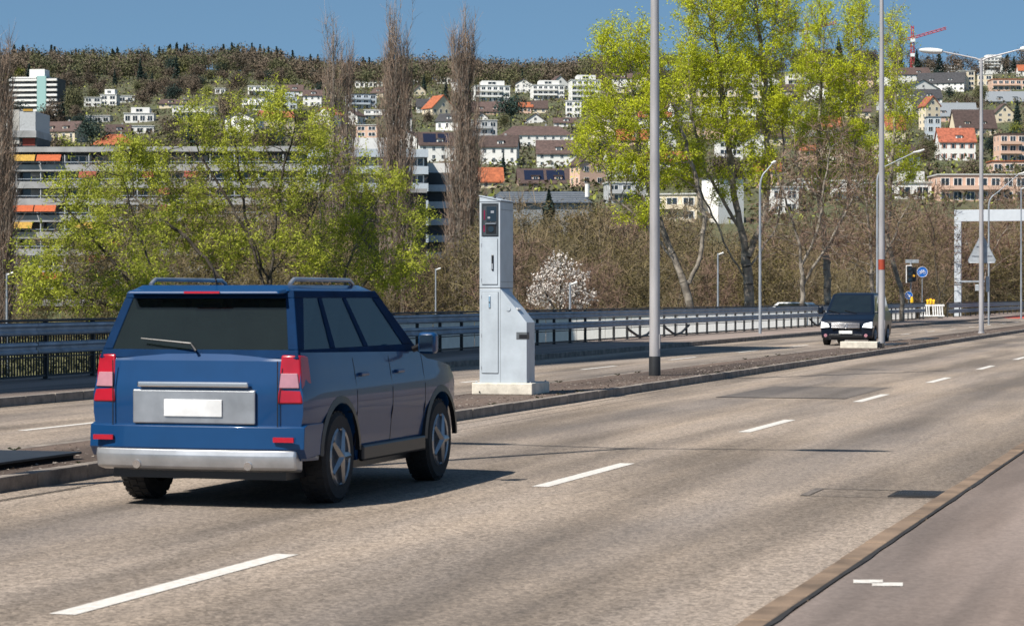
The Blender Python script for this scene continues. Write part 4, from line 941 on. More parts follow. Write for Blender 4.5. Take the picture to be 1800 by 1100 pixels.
for px, yt, Z, k in ((915,345,170,1),(935,380,190,2),(890,370,175,2),(1000,375,215,1),(975,395,205,0),(1035,355,200,2),(905,400,160,0),(948,410,165,1),(1010,360,185,2),(1060,385,175,1),(1045,440,150,0),(1100,420,160,2),(1105,350,200,0),(1150,410,165,1),(1185,430,175,2),(1240,440,170,0),(1275,420,180,2),(1300,440,190,1),(1345,410,170,2),(1370,440,180,0),
    (1405,440,175,1),(1440,430,185,2),(1475,400,190,0),(1500,440,170,1),(1540,390,205,2),(1570,400,200,0),(1600,360,210,1),(1625,390,235,2),(1650,370,240,0),(1680,400,245,1),(1710,390,250,2),(1745,400,255,0),(1780,380,260,1),(1815,390,250,2),(1590,440,215,0),(1560,350,230,1),
    (740,440,200,0),(860,400,210,1),(770,430,185,2),(880,380,230,0),(1210,350,240,1),(1160,370,230,2),(960,400,215,1),(1000,460,150,0),(1660,440,225,1),(1530,450,180,2),
    (1050,368,300,1),(1085,372,320,0),(1120,366,340,1),(1150,374,310,2),(1185,370,330,0),(1225,385,320,1),(1330,382,330,0),(1365,384,310,1),(1400,380,340,2),(1435,385,320,0),(1470,378,330,1),(1505,382,310,0),(1540,375,340,1),(1575,366,330,2),(1610,362,320,0),(1645,366,340,1),(1680,364,330,0),(1720,366,310,1),(1760,364,330,0),(1800,366,340,1),(1060,395,260,0),(1130,395,270,1),(1200,400,265,0),(1280,405,270,1),(1350,400,260,2),(1420,402,270,0),(1490,398,265,1),(1620,385,270,0),(1700,380,275,1),(20,430,230,0),(60,480,210,2),(-20,470,200,1),(655,480,190,2),(150,400,190,2),(215,350,200,2),(270,380,180,1),(330,300,210,2),(380,360,190,2),(440,330,200,1),(500,310,210,2),(545,370,185,2),(300,440,160,2),(470,430,165,2),(610,420,200,1),(560,500,180,0)):
    spots.append((px, yt, Z, k))
for px, yt, Z, k in spots:
    o = protos[k] if not used[k] else copy_tree(protos[k]); used[k] += 1
    x, y, z = P(px, yt, Z); sc_ = (z+6)/12.2; o.location = (x, y, -6); o.scale = (sc_*rnd.uniform(.85, 1.1), sc_, sc_); o.rotation_euler = (0, 0, rnd.uniform(0, 6.28)); o['label'] = TL[k]; o['group'] = TG[k]
# low undergrowth strip along the railing as one mass
n = 26000; xx = rng.uniform(870, 1830, n); zz = rng.uniform(120, 240, n); X = (xx-900)*zz/4250; tt = -CS*X+SN*zz; ok = tt > 33.5; X = X[ok]; zz = zz[ok]
base = np.stack([X, zz, np.full(len(X), -6.)], 1); base[:, 2] += rng.uniform(0, 6.2, len(X)); d = rng.normal(size=base.shape)*.4; d[:, 2] = np.abs(d[:, 2])+1.3
V, F = strips(base, base+d, np.full(len(base), .03)); ug = np_mesh('undergrowth', V, F, 'twig_tan'); tag(ug, 'tangled brown undergrowth beneath the bare trees', 'undergrowth', kind='stuff')
n = 30000; xx = rng.uniform(-60, 900, n); zz = rng.uniform(100, 230, n); X = (xx-900)*zz/4250; tt = -CS*X+SN*zz; ok = tt > 33; c = np.stack([X[ok], zz[ok], rng.uniform(-6, -1.0, ok.sum())], 1)
V, F = leaves(c, .3, 1.2); ug = np_mesh('bushes', V, F, 'hill_olive'); tag(ug, 'low green bushes on the ground beyond the railing on the left', 'bushes', kind='stuff')
# dark fir
def conifer_mesh(n, H, Rr, mname='hill_conifer', leafs=.5):
    u = rng.uniform(0, 1, n)**.75; z = H*(.1+.9*(1-u)); tier = .75+.25*np.sin(z*2*np.pi/(H/9)); r = Rr*u*tier*rng.uniform(.2, 1, n)**.5; a = rng.uniform(0, 2*np.pi, n)
    c = np.stack([np.cos(a)*r, np.sin(a)*r, z-r*.15], 1); return leaves(c, leafs, 1.3, .5)
fx, fy, fz = P(965, 335, 240)
ft = thing('fir_tree', 'dark green fir standing before the grey metal roof', 'tree', (fx, fy, -6))
V, F = conifer_mesh(14000, fz+6, 6.0, leafs=.30); np_mesh('crown', V, F, 'hill_conifer', ft); MB().tube([(0, 0, 0), (0, 0, fz+5.5)], [.25, .03], 8).build('trunk', 'bark_dark', ft)
# ------------------------------------------------------------------ buildings
UNIT = {}
def unit(kind):
    if kind in UNIT:
        o = bpy.data.objects.new('window', UNIT[kind]); C.objects.link(o); return o
    m = MB()
    if kind == 'win':
        m.box(-.5, .5, -.06, 0, 0, 1, 0).box(-.42, -.03, -.07, -.06, .06, .94, 1).box(.03, .42, -.07, -.06, .06, .94, 1); mt = ['wall_white', 'glass_house']
    elif kind == 'shut':
        m.box(-.5, .5, -.06, 0, 0, 1, 0).box(-.42, .42, -.07, -.06, .06, .94, 1).box(-.8, -.52, -.05, 0, 0, 1, 2).box(.52, .8, -.05, 0, 0, 1, 2); mt = ['wall_white', 'glass_house', 'roof_red']
    else:
        m.box(-.5, .5, -.06, 0, 0, 1, 0).box(-.48, -.02, -.07, -.06, .03, .97, 0).box(.0, .48, -.07, -.06, .03, .97, 1); mt = ['glass_house', 'curtain']
    o = m.build('window', mt); UNIT[kind] = o.data; return o
def window(par, kind, x, y, z, wd, h, rz=0):
    o = unit(kind); o.parent = par; o.location = (x, y, z); o.scale = (wd, 1, h); o.rotation_euler = (0, 0, rz); return o
HB = []
def house(xl, xr, yb, ye, yr, kind, wall, roof, label, yaw=0., Z=None, win='win', cat='house', group=None, bare=False, depth=None):
    cx = (xl+xr)/2.
    if Z is None: Z = solveZ(cx, yb)
    m = Z/4250.; Wd = (xr-xl)*m; x, y, z = P(cx, yb, Z); he = (yb-ye)*m; hr = max(0, (ye-yr)*m); D = depth or max(6.5, min(13, Wd*.8)); h2 = Wd/2
    r = thing({'house': 'house', 'villa': 'villa'}.get(cat, 'apartment_building'), label, cat, (x, y, z), yaw, group); HB.append((xl, xr, yr-2, yb, Z))
    lo = -7
    w_ = MB().box(-h2, h2, 0, D, lo, he)
    ov = .45
    if kind == 'front':
        w_.prism([(-h2, he), (h2, he), (0, he+hr)], 'y', 0, D); w_.build('wall', wall, r)
        sl_ = MB()
        for sg in (-1, 1):
            e0 = (sg*(h2+ov), he-ov*hr/h2); p = [e0, (0, he+hr), (0, he+hr+.35), (e0[0], e0[1]+.35)]; sl_.prism(p, 'y', -ov, D+ov)
        rf = sl_.build('roof', roof, r)
    elif kind == 'side':
        w_.prism([(0, he), (D, he), (D/2, he+hr)], 'x', -h2, h2); w_.build('wall', wall, r)
        sl_ = MB()
        for sg in (-1, 1):
            y0 = D/2+sg*(D/2+ov); e0 = (y0, he-ov*hr/(D/2)); sl_.prism([e0, (D/2, he+hr), (D/2, he+hr+.3), (e0[0], e0[1]+.3)], 'x', -h2-ov, h2+ov)
        rf = sl_.build('roof', roof, r)
    elif kind == 'hip':
        w_.build('wall', wall, r); k = min(D, Wd)*.42
        a = [(-h2-ov, -ov, he), (h2+ov, -ov, he), (h2+ov, D+ov, he), (-h2-ov, D+ov, he), (-h2+k, D/2, he+hr), (h2-k, D/2, he+hr)]
        rf = MB().add(a, [(0, 1, 5, 4), (1, 2, 5), (2, 3, 4, 5), (3, 0, 4), (0, 3, 2, 1)]).build('roof', roof, r)
    else:
        w_.build('wall', wall, r)
        rf = MB().box(-h2-.3, h2+.3, -.3, D+.3, he+.01, he+.32).build('roof', roof, r)
        if kind == 'step':
            MB().box(-h2*.55, h2*.7, 1.5, D-.5, he+.33, he+2.9).build('top_storey', wall, r)
            window(r, 'win', 0, 1.49, he+.9, h2*.5, 1.4)
    if kind in ('side', 'hip', 'front') and Wd > 7: MB().box(h2*.25, h2*.25+.7, D*.55, D*.55+.6, he+hr*.4, he+hr+1.0).build('chimney', 'concrete_grey', rf)
    if bare: return r
    fl = max(1, int(round(he/2.9))); fh = he/fl; nc = max(2, int(Wd/3.0))
    for f in range(fl):
        big = kind in ('flat', 'step', 'terr')
        for c_ in range(nc):
            wx = -h2+Wd*(c_+.5)/nc
            window(r, 'win' if big else win, wx, -.002, f*fh+fh*(.18 if big else .3), (Wd/nc)*(.72 if big else .36), fh*(.62 if big else .5))
        if big and f and Wd > 9:
            MB().box(-h2*.96, h2*.55, -1.3, -.02, f*fh-.25, f*fh+.75).build('balcony', wall, r)
    ns = 2
    for f in range(fl):
        for c_ in range(ns):
            for sg in (-1, 1): window(r, win, sg*(h2+.002), D*(c_+.5)/ns, f*fh+fh*.3, 1.1, fh*.48, sg*R(90))
    if kind == 'front' and hr > 2: window(r, win, 0, -.002, he+hr*.15, 1.3, min(1.4, hr*.4))
    if kind == 'side' and hr > 1.8 and Wd > 9:
        for k in ((-.4, .4) if Wd > 14 else (.1,)):
            dx = k*h2; dm = MB().box(dx-1.1, dx+1.1, D*.10, D*.42, he+hr*.15, he+hr*.15+1.5); dmo = dm.build('dormer', wall, r)
            MB().box(dx-1.35, dx+1.35, D*.10-.3, D*.45, he+hr*.15+1.5, he+hr*.15+1.7).build('dormer_roof', roof, dmo)
            window(dmo, 'win', dx, D*.10-.002, he+hr*.15+.3, 1.5, .95)
    return r
WW, WC, WP, WG, WB = 'wall_white', 'wall_cream', 'wall_peach', 'wall_grey', 'wall_bluegrey'
RB, RD, RR, RO, RG, RP = 'roof_brown', 'roof_dark', 'roof_red', 'roof_orange', 'roof_grey', 'roof_pale'
HOUSES = [
 (148,178,188,172,172,'flat',WW,RP,'flat-roofed white villa, leftmost of the villas below the wood',.1),
 (176,205,186,167,167,'step',WW,RP,'white villa with a stepped top, second of the villas below the left wood',-.1),
 (208,236,181,169,169,'flat',WW,RP,'low white flat villa, third of the villas below the left wood',.1),
 (150,193,216,204,204,'flat',WG,RP,'low house with thin pale flat roof between high-rise and villas',0),
 (218,270,216,200,200,'step',WW,RP,'white terrace house with pale roof above the orange roof',.05),
 (64,134,249,231,213,'side',WC,RB,'cream house with big brown roof right of the grey penthouse block',-.25),
 (186,228,240,232,219,'side',WG,RB,'small house with dark brown roof behind the bushy pine on the left',.1),
 (162,238,264,255,234,'hip',WW,RO,'house with broad orange-red tiled roof above the balcony block',.1),
 (222,270,236,222,222,'flat',WW,RP,'white flat-roofed terrace just above the orange-roofed house',.1),
 (303,378,206,188,188,'flat',WW,RP,'long white flat-roofed terrace row behind the top of the green tree',.05),
 (280,342,190,183,174,'side',WC,RB,'dark-roofed long house above the white terrace row on the left',0),
 (378,396,165,156,156,'flat',WW,RP,'tiny white flat house just below the left wood',0),
 (436,482,168,152,152,'flat',WW,RP,'bright white flat house below the conifer wood left of the bare poplars',.1),
 (488,502,165,158,152,'front',WC,RB,'tiny cream gabled house beside the bright white flat house',.1),
 (500,532,168,160,149,'side',WW,RB,'brown-roofed house left of the double-topped poplar',0),
 (492,522,193,172,172,'step',WB,RP,'pale blue-white modern house with glazed front left of the poplars',.1),
 (574,590,172,166,158,'front',WC,RB,'small cream gabled house seen through the double-topped poplar',0),
 (624,672,154,144,144,'flat',WW,RP,'long low white house just under the wood between two poplars',0),
 (648,692,172,163,153,'side',WC,RB,'cream house with brown roof between the two left poplars',-.5),
 (612,662,192,166,166,'flat',WB,RD,'blue-grey glazed house between the two left poplars',.2),
 (640,682,210,194,194,'flat',WW,RP,'white row with flat roof lower between the two left poplars',0),
 (702,736,150,138,138,'flat',WW,RP,'white flat house right beside the tallest poplar under the wood',0),
 (727,748,168,160,150,'front',WC,RB,'cream gabled house right of the tallest poplar',.2),
 (767,794,147,137,137,'flat',WW,RP,'small white flat house under the wood left of the speed camera poplar',0),
 (757,802,202,190,168,'front',WC,RO,'cream gabled house with bright orange roof between the right poplars',.55),
 (733,768,198,188,174,'side',WW,RD,'white house with dark roof left of the bright orange roof',.1),
 (852,888,146,138,130,'front',WW,RB,'white gabled chalet at the upper edge of the slope right of the poplar',.15),
 (834,897,180,151,151,'step',WW,RP,'large white modern terrace house below the white chalet',.15),
 (828,888,202,196,178,'side',WP,RB,'peach house with brown dormered roof below the white modern terrace',0),
 (838,858,212,207,199,'front',WW,RB,'tiny white gable below the peach house',0),
 (830,874,252,212,212,'flat',WG,RP,'grey stepped concrete flats right of the speed camera poplar',.1),
 (738,803,284,255,232,'side',WW,RB,'big brown-roofed block with white balconies between the right poplars',.1),
 (844,908,290,258,238,'side',WW,RB,'white block of flats with brown roof just above the speed camera',-.1),
 (978,1012,138,118,118,'step',WW,RP,'white cube house highest on the slope near the middle',.1),
 (968,1002,160,148,133,'front',WW,RB,'white gabled house with dark roof below the highest cube house',.3),
 (936,992,176,150,150,'step',WW,RP,'white stacked terrace house left of the big cream flats',.1),
 (1004,1056,180,141,141,'step',WW,RP,'big cream-white flats at the left edge of the green tree crown',.1),
 (994,1022,208,178,178,'flat',WW,RP,'white flats right below the big cream-white flats',-.1),
 (912,936,200,188,180,'side',WP,RO,'orange-roofed small house in the middle of the slope',0),
 (934,962,200,190,177,'side',WC,RB,'brown-roofed house right of the small orange roof',0),
 (920,962,217,214,200,'front',WW,RB,'wide white gable above the long brown apartment roof',.1),
 (974,1012,224,216,207,'side',WW,RB,'brown-roofed house right of the wide white gable',0),
 (880,1008,258,238,220,'hip',WW,RB,'long white apartment house with dark brown hipped roof',.05),
 (944,1014,294,270,246,'side',WW,RB,'white house with steep brown roof right above the solar roofs',0),
 (912,1012,328,322,296,'side',WP,RB,'low peach house with wide brown roof covered in solar panels',.05),
 (844,884,332,318,295,'side',WC,RO,'orange-roofed house just above the speed camera cabinet',.1),
 (1236,1334,156,131,131,'flat',WW,RP,'long white building glimpsed high through the tallest green tree',0),
 (1228,1344,182,158,158,'flat',WC,RP,'long cream building lower behind the tallest green tree',0),
 (1086,1142,256,246,227,'side',WP,RO,'orange-roofed house behind the left green tree crown',0),
 (1228,1292,246,222,215,'side',WP,RB,'pinkish block behind the forked trunks',0),
 (1262,1306,286,248,248,'flat',WW,RP,'white cube block behind the forked trunks',.1),
 (1140,1214,300,284,266,'side',WW,RR,'red-roofed white house behind the forked trunks right of the lamp post',0),
 (1068,1136,356,322,322,'flat',WG,RP,'pale greenish flats low behind the left green tree',.1),
 (1258,1312,394,314,314,'flat',WW,RD,'large plain white-walled block low behind the forked trunks',.5),
 (1384,1428,150,130,130,'flat',WW,RP,'white flats left of the narrow green tree near the skyline',0),
 (1374,1412,168,160,148,'side',WC,RB,'cream house with brown roof left of the narrow green tree',0),
 (1568,1636,148,131,118,'side',WW,RB,'white house with long brown roof right beneath the red crane',.05),
 (1634,1692,130,115,115,'flat',WW,RP,'low white flat house right of the red crane foot',0),
 (1612,1694,160,146,127,'side',WW,RD,'long house with dark grey roof below the red crane',-.3),
 (1592,1654,164,156,141,'front',WW,RD,'broad white gable below the red crane',.3),
 (1582,1656,182,173,156,'side',WW,RD,'dark-roofed house with round dormers right of the red-banded lamp post',0),
 (1687,1714,160,125,125,'flat',WC,RP,'tall cream block left of the white-headed lamp post',.1),
 (1573,1606,202,186,168,'front',WW,RD,'white gabled house with black window trim right of the red-banded lamp post',.25),
 (1604,1632,204,190,172,'side',WG,RD,'dark-roofed grey house beside the white gabled house',0),
 (1626,1654,232,186,170,'front',WC,RR,'tall cream gable with rust-brown roof above the red-roofed house',.3),
 (1634,1718,216,204,180,'side',WP,RG,'long weathered grey roof above the red-roofed white house',0),
 (1630,1654,248,206,206,'flat',WB,RG,'pale blue-grey tower-like house left of the red-roofed white house',0),
 (1680,1752,240,225,192,'side',WC,RB,'big brown-roofed house behind the third lamp post',.05),
 (1652,1715,284,249,225,'side',WW,RR,'white villa with red tiled roof and red shutters left of the third lamp post',0),
 (1558,1592,250,226,202,'side',WC,RR,'rust-red roofed cream house right of the red-banded lamp post',.1),
 (1757,1804,286,236,234,'flat',WP,RB,'peach apartment house with balconies at the right edge',.1),
 (1750,1782,216,198,183,'front',WC,RB,'small cream gabled house right of the third lamp post',.1),
 (1738,1806,182,178,160,'side',WG,RG,'wide pale metal roof at the right edge',0),
 (1744,1806,160,140,137,'flat',WP,RO,'peach flats at the right edge above the pale metal roof',0),
 (1728,1768,124,102,102,'step',WW,RP,'white modern house high under the wood right of the white lamp heads',.1),
 (1764,1806,128,118,106,'side',WW,RD,'dark blue-roofed house high at the right edge',0),
 (1790,1812,134,124,114,'side',WW,RO,'orange-roofed house cut off by the right edge',0),
 (1679,1690,114,106,104,'flat',WP,RR,'small red-brown hut on the skyline meadow',0),
 (1744,1806,304,284,284,'flat',WP,RO,'orange terrace house below the peach apartments at the right edge',0),
 (1650,1806,356,308,306,'flat',WP,RP,'long salmon pink apartment row above the gantry',.02),
 (1574,1638,352,322,320,'step',WW,RP,'white low flats left of the salmon pink row',.1),
 (1408,1452,292,264,254,'side',WP,RR,'small pink house behind the bare trees left of the red-banded lamp post',0),
 (1356,1404,376,330,330,'flat',WW,RP,'white flats low behind the bare tree left of the van',.1),
 (1400,1440,340,316,316,'flat',WW,RP,'second white flats low behind the bare trees',0),
 (1330,1372,330,300,286,'side',WP,RO,'orange-red roofed house behind the slim curved lamp post',0),
 (1440,1478,236,222,204,'side',WW,RR,'white house with red roof behind the narrow green tree',0),
 (1488,1530,208,196,182,'side',WC,RB,'cream house with brown roof close left of the red-banded lamp post',0),
 (1504,1548,272,248,232,'side',WC,RD,'cream house with dark roof close left of the red-banded lamp post, lower down',.1),
 (1465,1500,180,168,158,'side',WW,RD,'white house with dark roof high behind the narrow green tree',0),
 (1060,1112,216,200,188,'side',WC,RB,'cream house behind the upper left of the green crown',0),
 (1120,1180,226,206,196,'side',WW,RR,'white house with red roof behind the green crown left of the lamp post',0),
 (1346,1384,212,196,184,'side',WW,RD,'white house with slate roof between the two tall green trees',.1),
 (1352,1392,258,240,226,'side',WC,RB,'cream house with brown roof between the two tall green trees',.1),
]
for a in HOUSES:
    house(*a[:9], bare='plain' in a[8], yaw=a[9], win='shut' if 'shutters' in a[8] else 'win', cat='apartment block' if any(k in a[8] for k in ('flats', 'block', 'apartment', 'row', 'building')) else ('villa' if 'villa' in a[8] else 'house'))
# solar panels on the low peach house and on the big brown roof
for h_ in [o for o in list(C.objects) if o.get('label', '') in ('low peach house with wide brown roof covered in solar panels', 'big brown-roofed block with white balconies between the right poplars')]:
    rf = [c for c in h_.children if c.name.startswith('roof')][0]; vs = [v.co for v in rf.data.vertices]; ymin = min(v.y for v in vs); zt = max(v.z for v in vs); ylo = [v for v in vs if abs(v.y-ymin) < .01]; zl = max(v.z for v in ylo); xm = max(v.x for v in vs); ym = max(v.y for v in vs)
    ymid = (ymin+ym)/2
    for a, b in ((-.75, -.1), (.0, .6)):
        def pt(u, x): return (x, ymin+(ymid-ymin)*u, zl+(zt-zl)*u+.12)
        q = [pt(.2, a*xm), pt(.2, b*xm), pt(.85, b*xm), pt(.85, a*xm)]
        MB().add(q+[(x, y, z-.08) for x, y, z in q], [(0, 1, 2, 3), (7, 6, 5, 4), (0, 4, 5, 1), (1, 5, 6, 2), (2, 6, 7, 3), (3, 7, 4, 0)]).build('solar_panel', 'solar', rf)

# high-rise at the upper left
def highrise():
    Z = 1090.; m = Z/4250; xl, xr, yb, yt = 15, 100, 214, 137; x, y, z = P((xl+xr)/2, yb, Z); r = thing('high_rise', 'white high-rise with balcony bands and a mint green stair wall at the upper left', 'high-rise', (x, y, z), -.12)
    h2 = (xr-xl)*m/2; H = (yb-yt)*m; D = 14
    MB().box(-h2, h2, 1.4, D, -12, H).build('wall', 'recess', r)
    MB().box(h2*.18, h2*.56, .0, D+.1, -12, H+.8).build('stair_wall', 'wall_mint', r)
    MB().box(-h2*.95, h2*.1, 1.3, D-1, H, H+.5).build('roof', 'wall_white', r); MB().box(-h2*.2, h2*.45, 2, 9, H+.5, H+4).build('roof_house', 'wall_white', r)
    FP = 8.9*m; n = int(H/FP)
    for f in range(n+1):
        zz = H-f*FP
        for a, b in ((-h2*1.02, h2*.17), (h2*.58, h2*1.02)):
            MB().box(a, b, .0, 1.5, zz-FP*.62, zz-FP*.2).build('balcony', 'wall_white', r)
        for k in range(3): window(r, 'wide', -h2*.85+k*h2*.36, 1.38, zz-FP*.8, h2*.22, FP*.6)
    HB.append((xl, xr, yt-10, yb-25, Z))
highrise()

# long balcony block on the left
def balcony_block():
    Z = 410.; m = Z/4250; r = thing('balcony_block', 'long concrete block of flats with grey balcony bands and coloured awnings on the left', 'apartment block', (P(260, 0, Z)[0], Z, -6), R(-3))
    X = lambda px: (px-260)*m
    Zt = lambda py: P(0, py, Z)[2]+6
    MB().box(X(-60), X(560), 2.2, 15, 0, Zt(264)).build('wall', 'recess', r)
    MB().box(X(-62), X(563), -.3, 15.3, Zt(267), Zt(258)).build('roof', 'concrete_grey', r)
    aw = {0: [(15,61,'yellow'),(63,107,'orange')], 1: [(138,170,'red'),(252,272,'red'),(325,350,'red')], 2: [(280,300,'red')], 3: [(14,58,'orange'),(59,98,'orange'),(282,302,'red')], 4: [(12,56,'yellow'),(130,165,'yellow'),(252,278,'red'),(330,352,'yellow')], 5: [(190,212,'orange')], 6: [(155,186,'red'),(390,430,'yellow')], 7: [(70, 110, 'orange')]}
    for f in range(9):
        yt = 289+f*29.6
        MB().box(X(-62), X(562), -.2, 1.0, Zt(yt+12), Zt(yt)).build('balcony', 'concrete_grey', r)
        MB().box(X(-60), X(560), -.05, .02, Zt(yt-3.5), Zt(yt-5)).build('handrail', 'galvanised', r)
        x = -60
        while x < 555:
            window(r, 'wide' if rnd.random() < .75 else 'win', X(x+20), 2.18, Zt(yt-2), 3.0, (14.5)*m); x += 43
            MB().box(X(x)-.08, X(x)+.08, 0, 2.2, Zt(yt), Zt(yt-17)).build('balcony_divider', 'wall_grey', r)
        for a, b, c_ in aw.get(f, []):
            MB().prism([(-.25, Zt(yt-17)), (-1.1, Zt(yt-6)), (-1.06, Zt(yt-6)), (-.2, Zt(yt-17.5))], 'x', X(a)+.05, X(b)-.05).build('awning', 'awning_'+c_, r)
    # penthouse blocks
    MB().box(X(-30), X(31), 0, 10, Zt(252), Zt(192)).build('stair_tower', 'concrete', r)
    MB().box(X(31.5), X(60), 0, 10, Zt(229), Zt(195)).build('penthouse', 'wall_grey', r)
    MB().box(X(38), X(55), -.1, .2, Zt(195), Zt(191)).build('awning', 'awning_yellow', r)
    MB().box(X(-30), X(62), -.3, 10.5, Zt(241), Zt(229)).build('penthouse_parapet', 'concrete_grey', r)
    MB().box(X(-30), X(61), .5, 10, Zt(258), Zt(241)).build('penthouse_recess', 'recess', r)
    MB().box(X(36), X(58), .45, .5, Zt(255), Zt(242)).build('red_shutter', 'awning_red', r)
balcony_block()
def grey_block():
    Z = 330.; m = Z/4250; r = thing('concrete_building', 'grey concrete office block with bands of windows behind the trees left of the speed camera', 'office block', (P(690, 0, Z)[0], Z, -6), R(5))
    X = lambda px: (px-690)*m
    Zt = lambda py: P(0, py, Z)[2]+6
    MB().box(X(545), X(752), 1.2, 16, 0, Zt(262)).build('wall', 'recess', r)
    MB().box(X(752), X(800), 5, 16, 0, Zt(300)).build('side_wing', 'recess', r)
    for f in range(7):
        yt = 262+f*30
        MB().box(X(543), X(753), 0, 1.3, Zt(yt+14), Zt(yt)).build('facade_band', 'wall_bluegrey', r)
        if f > 1: MB().box(X(750), X(801), 4.2, 5.2, Zt(yt+12), Zt(yt)).build('balcony', 'wall_bluegrey', r)
        for k in range(7): window(r, 'wide' if k % 2 else 'win', X(560+k*29), 1.19, Zt(yt+29), 1.9, 14*m)
    MB().box(X(600), X(690), 3, 14, Zt(262), Zt(240)).build('roof_house', 'wall_white', r)
    MB().box(X(752), X(800), 6, 16, Zt(300), Zt(282)).build('roof_house', 'wall_white', r)
grey_block()
def dark_block():
    Z = 290.; m = Z/4250; r = thing('dark_clad_building', 'dark building clad in thin vertical fins behind the green tree left of the bare poplar', 'building', (P(660, 0, Z)[0], Z, -6), R(8))
    X = lambda px: (px-660)*m
    Zt = lambda py: P(0, py, Z)[2]+6
    MB().box(X(500), X(750), 1, 16, 0, Zt(338)).build('wall', 'louvre', r)
    mb = MB()
    for k in range(100): mb.box(X(502+k*2.5), X(502+k*2.5)+.06, .75, 1, 0, Zt(340))
    mb.build('fins', 'dark_steel', r)
    MB().box(X(498), X(752), .5, 16.3, Zt(338), Zt(331)).build('roof', 'concrete_grey', r)
    fr = MB()
    for a in (500, 610): fr.box(X(a), X(a+5), .3, .74, 0, Zt(330))
    for b in (335, 400, 460): fr.box(X(498), X(618), .2, .72, Zt(b+4), Zt(b))
    fr.build('concrete_frame', 'concrete', r)
dark_block()
def hall():
    Z = 470.; m = Z/4250; r = thing('metal_roof_hall', 'long hall with dark grey ribbed metal roof right behind the speed camera', 'hall', (P(955, 0, Z)[0], Z, 0), R(-4))
    X = lambda px: (px-955)*m
    Zt = lambda py: P(0, py, Z)[2]
    MB().box(X(860), X(1036), 0, 22, -4, Zt(358)).build('wall', 'roof_grey', r)
    rf = MB().add([(X(856), -.8, Zt(357)), (X(1042), -.8, Zt(357)), (X(1020), 12, Zt(332)), (X(870), 12, Zt(332)), (X(870), 23, Zt(357)), (X(1040), 23, Zt(357))], [(0, 1, 2, 3), (3, 2, 5, 4), (1, 5, 2), (0, 3, 4), (0, 4, 5, 1)]).build('roof', 'roof_metal', r)
    rb = MB()
    for k in range(5):
        u = .15+k*.17; z0 = Zt(357)+(Zt(332)-Zt(357))*u; y0 = -.8+12.8*u; rb.box(X(870), X(1030), y0, y0+.2, z0+.02, z0+.14)
    rb.build('roof_ribs', 'roof_grey', rf)
    MB().tube([(X(1031), 4, Zt(345)), (X(1031), 4, Zt(322))], .45, 10).build('chimney', 'wall_white', rf)
hall()
# tall block left of the frame whose shade crosses the far carriageway
sb_ = thing('tower_block', 'tall grey tower block beside the bridge just outside the left edge', 'tower block', W(50, 32.8, -6), -TH-R(6))
MB().box(-26, 0, -70, 0, 0, 51).build('wall', 'concrete_grey', sb_)
for f in range(15):
    MB().box(-26.2, .2, -70.2, .2, 3.2+f*3.3, 3.9+f*3.3).build('facade_band', 'wall_white', sb_)
    for k in range(10): window(sb_, 'wide', .03, -66+k*6.9, 1.2+f*3.3, 4, 1.9, R(90))

# smaller houses filling the slope between the listed ones
LST = [(b[0], b[1], b[2], b[8]) for b in HOUSES]
fc = 0; tr2 = 0; used_lb = set()
while fc < 210 and tr2 < 30000:
    tr2 += 1
    px = rnd.choice([rnd.uniform(420, 1800), rnd.uniform(560, 1060), rnd.uniform(1150, 1800)]) ; py = rnd.uniform(150, 345) if rnd.random() < .8 else rnd.uniform(345, 392)
    if (px < 640 and py < 178) or (py > 345 and px < 1060) or (px < 900 and py < 158): continue
    py = py; Z = solveZ(px, py); m = 4250/Z; wd = rnd.uniform(8, 14.5)*m; he = rnd.uniform(4.2, 7.5)*m; hr = rnd.uniform(2.6, 4)*m
    a, b = px-wd/2, px+wd/2; bad = False
    for (c_, d_, t_, bb, hz_) in HB:
        if b > c_+1 and a < d_-1 and py > t_+2 and py-he-hr < bb-(7 if hz_ < Z else 3): bad = True; break
    if bad: continue
    kd = rnd.choices(['side', 'front', 'hip', 'flat'], [45, 22, 13, 20])[0]; wl_, wn = rnd.choices([(WW, 'white'), (WC, 'cream'), (WP, 'peach'), (WG, 'grey')], [60, 22, 10, 8])[0]; rf_, rn = rnd.choices([(RB, 'brown'), (RD, 'slate'), (RR, 'red')], [62, 22, 16])[0]
    if kd == 'flat': rf_, rn = RP, 'flat pale'
    nb = min(LST, key=lambda q: abs((q[0]+q[1])/2-px)+2*abs(q[2]-py)); dx = px-(nb[0]+nb[1])/2; dy = py-nb[2]
    rel = ('right of' if dx > 0 else 'left of') if abs(dx) > abs(dy)*1.5 else ('below' if dy > 0 else 'above')
    core = ' '.join(nb[3].replace(',', '').split()[:9]); lb = 'small %s house with %s roof %s %s' % (wn, rn, rel, core if core.split()[0] not in ('tiny', 'low', 'big') else 'the '+core)
    lb = ' '.join(lb.split()[:16])
    if lb in used_lb: continue
    used_lb.add(lb)
    if kd == 'flat': house(a, b, py, py-he-1, py-he-1, kd, wl_, rf_, lb, yaw=rnd.uniform(-.3, .3)); 
    else: house(a, b, py, py-he, py-he-hr, kd, wl_, rf_, lb, yaw=rnd.uniform(-.5, .5))
    fc += 1

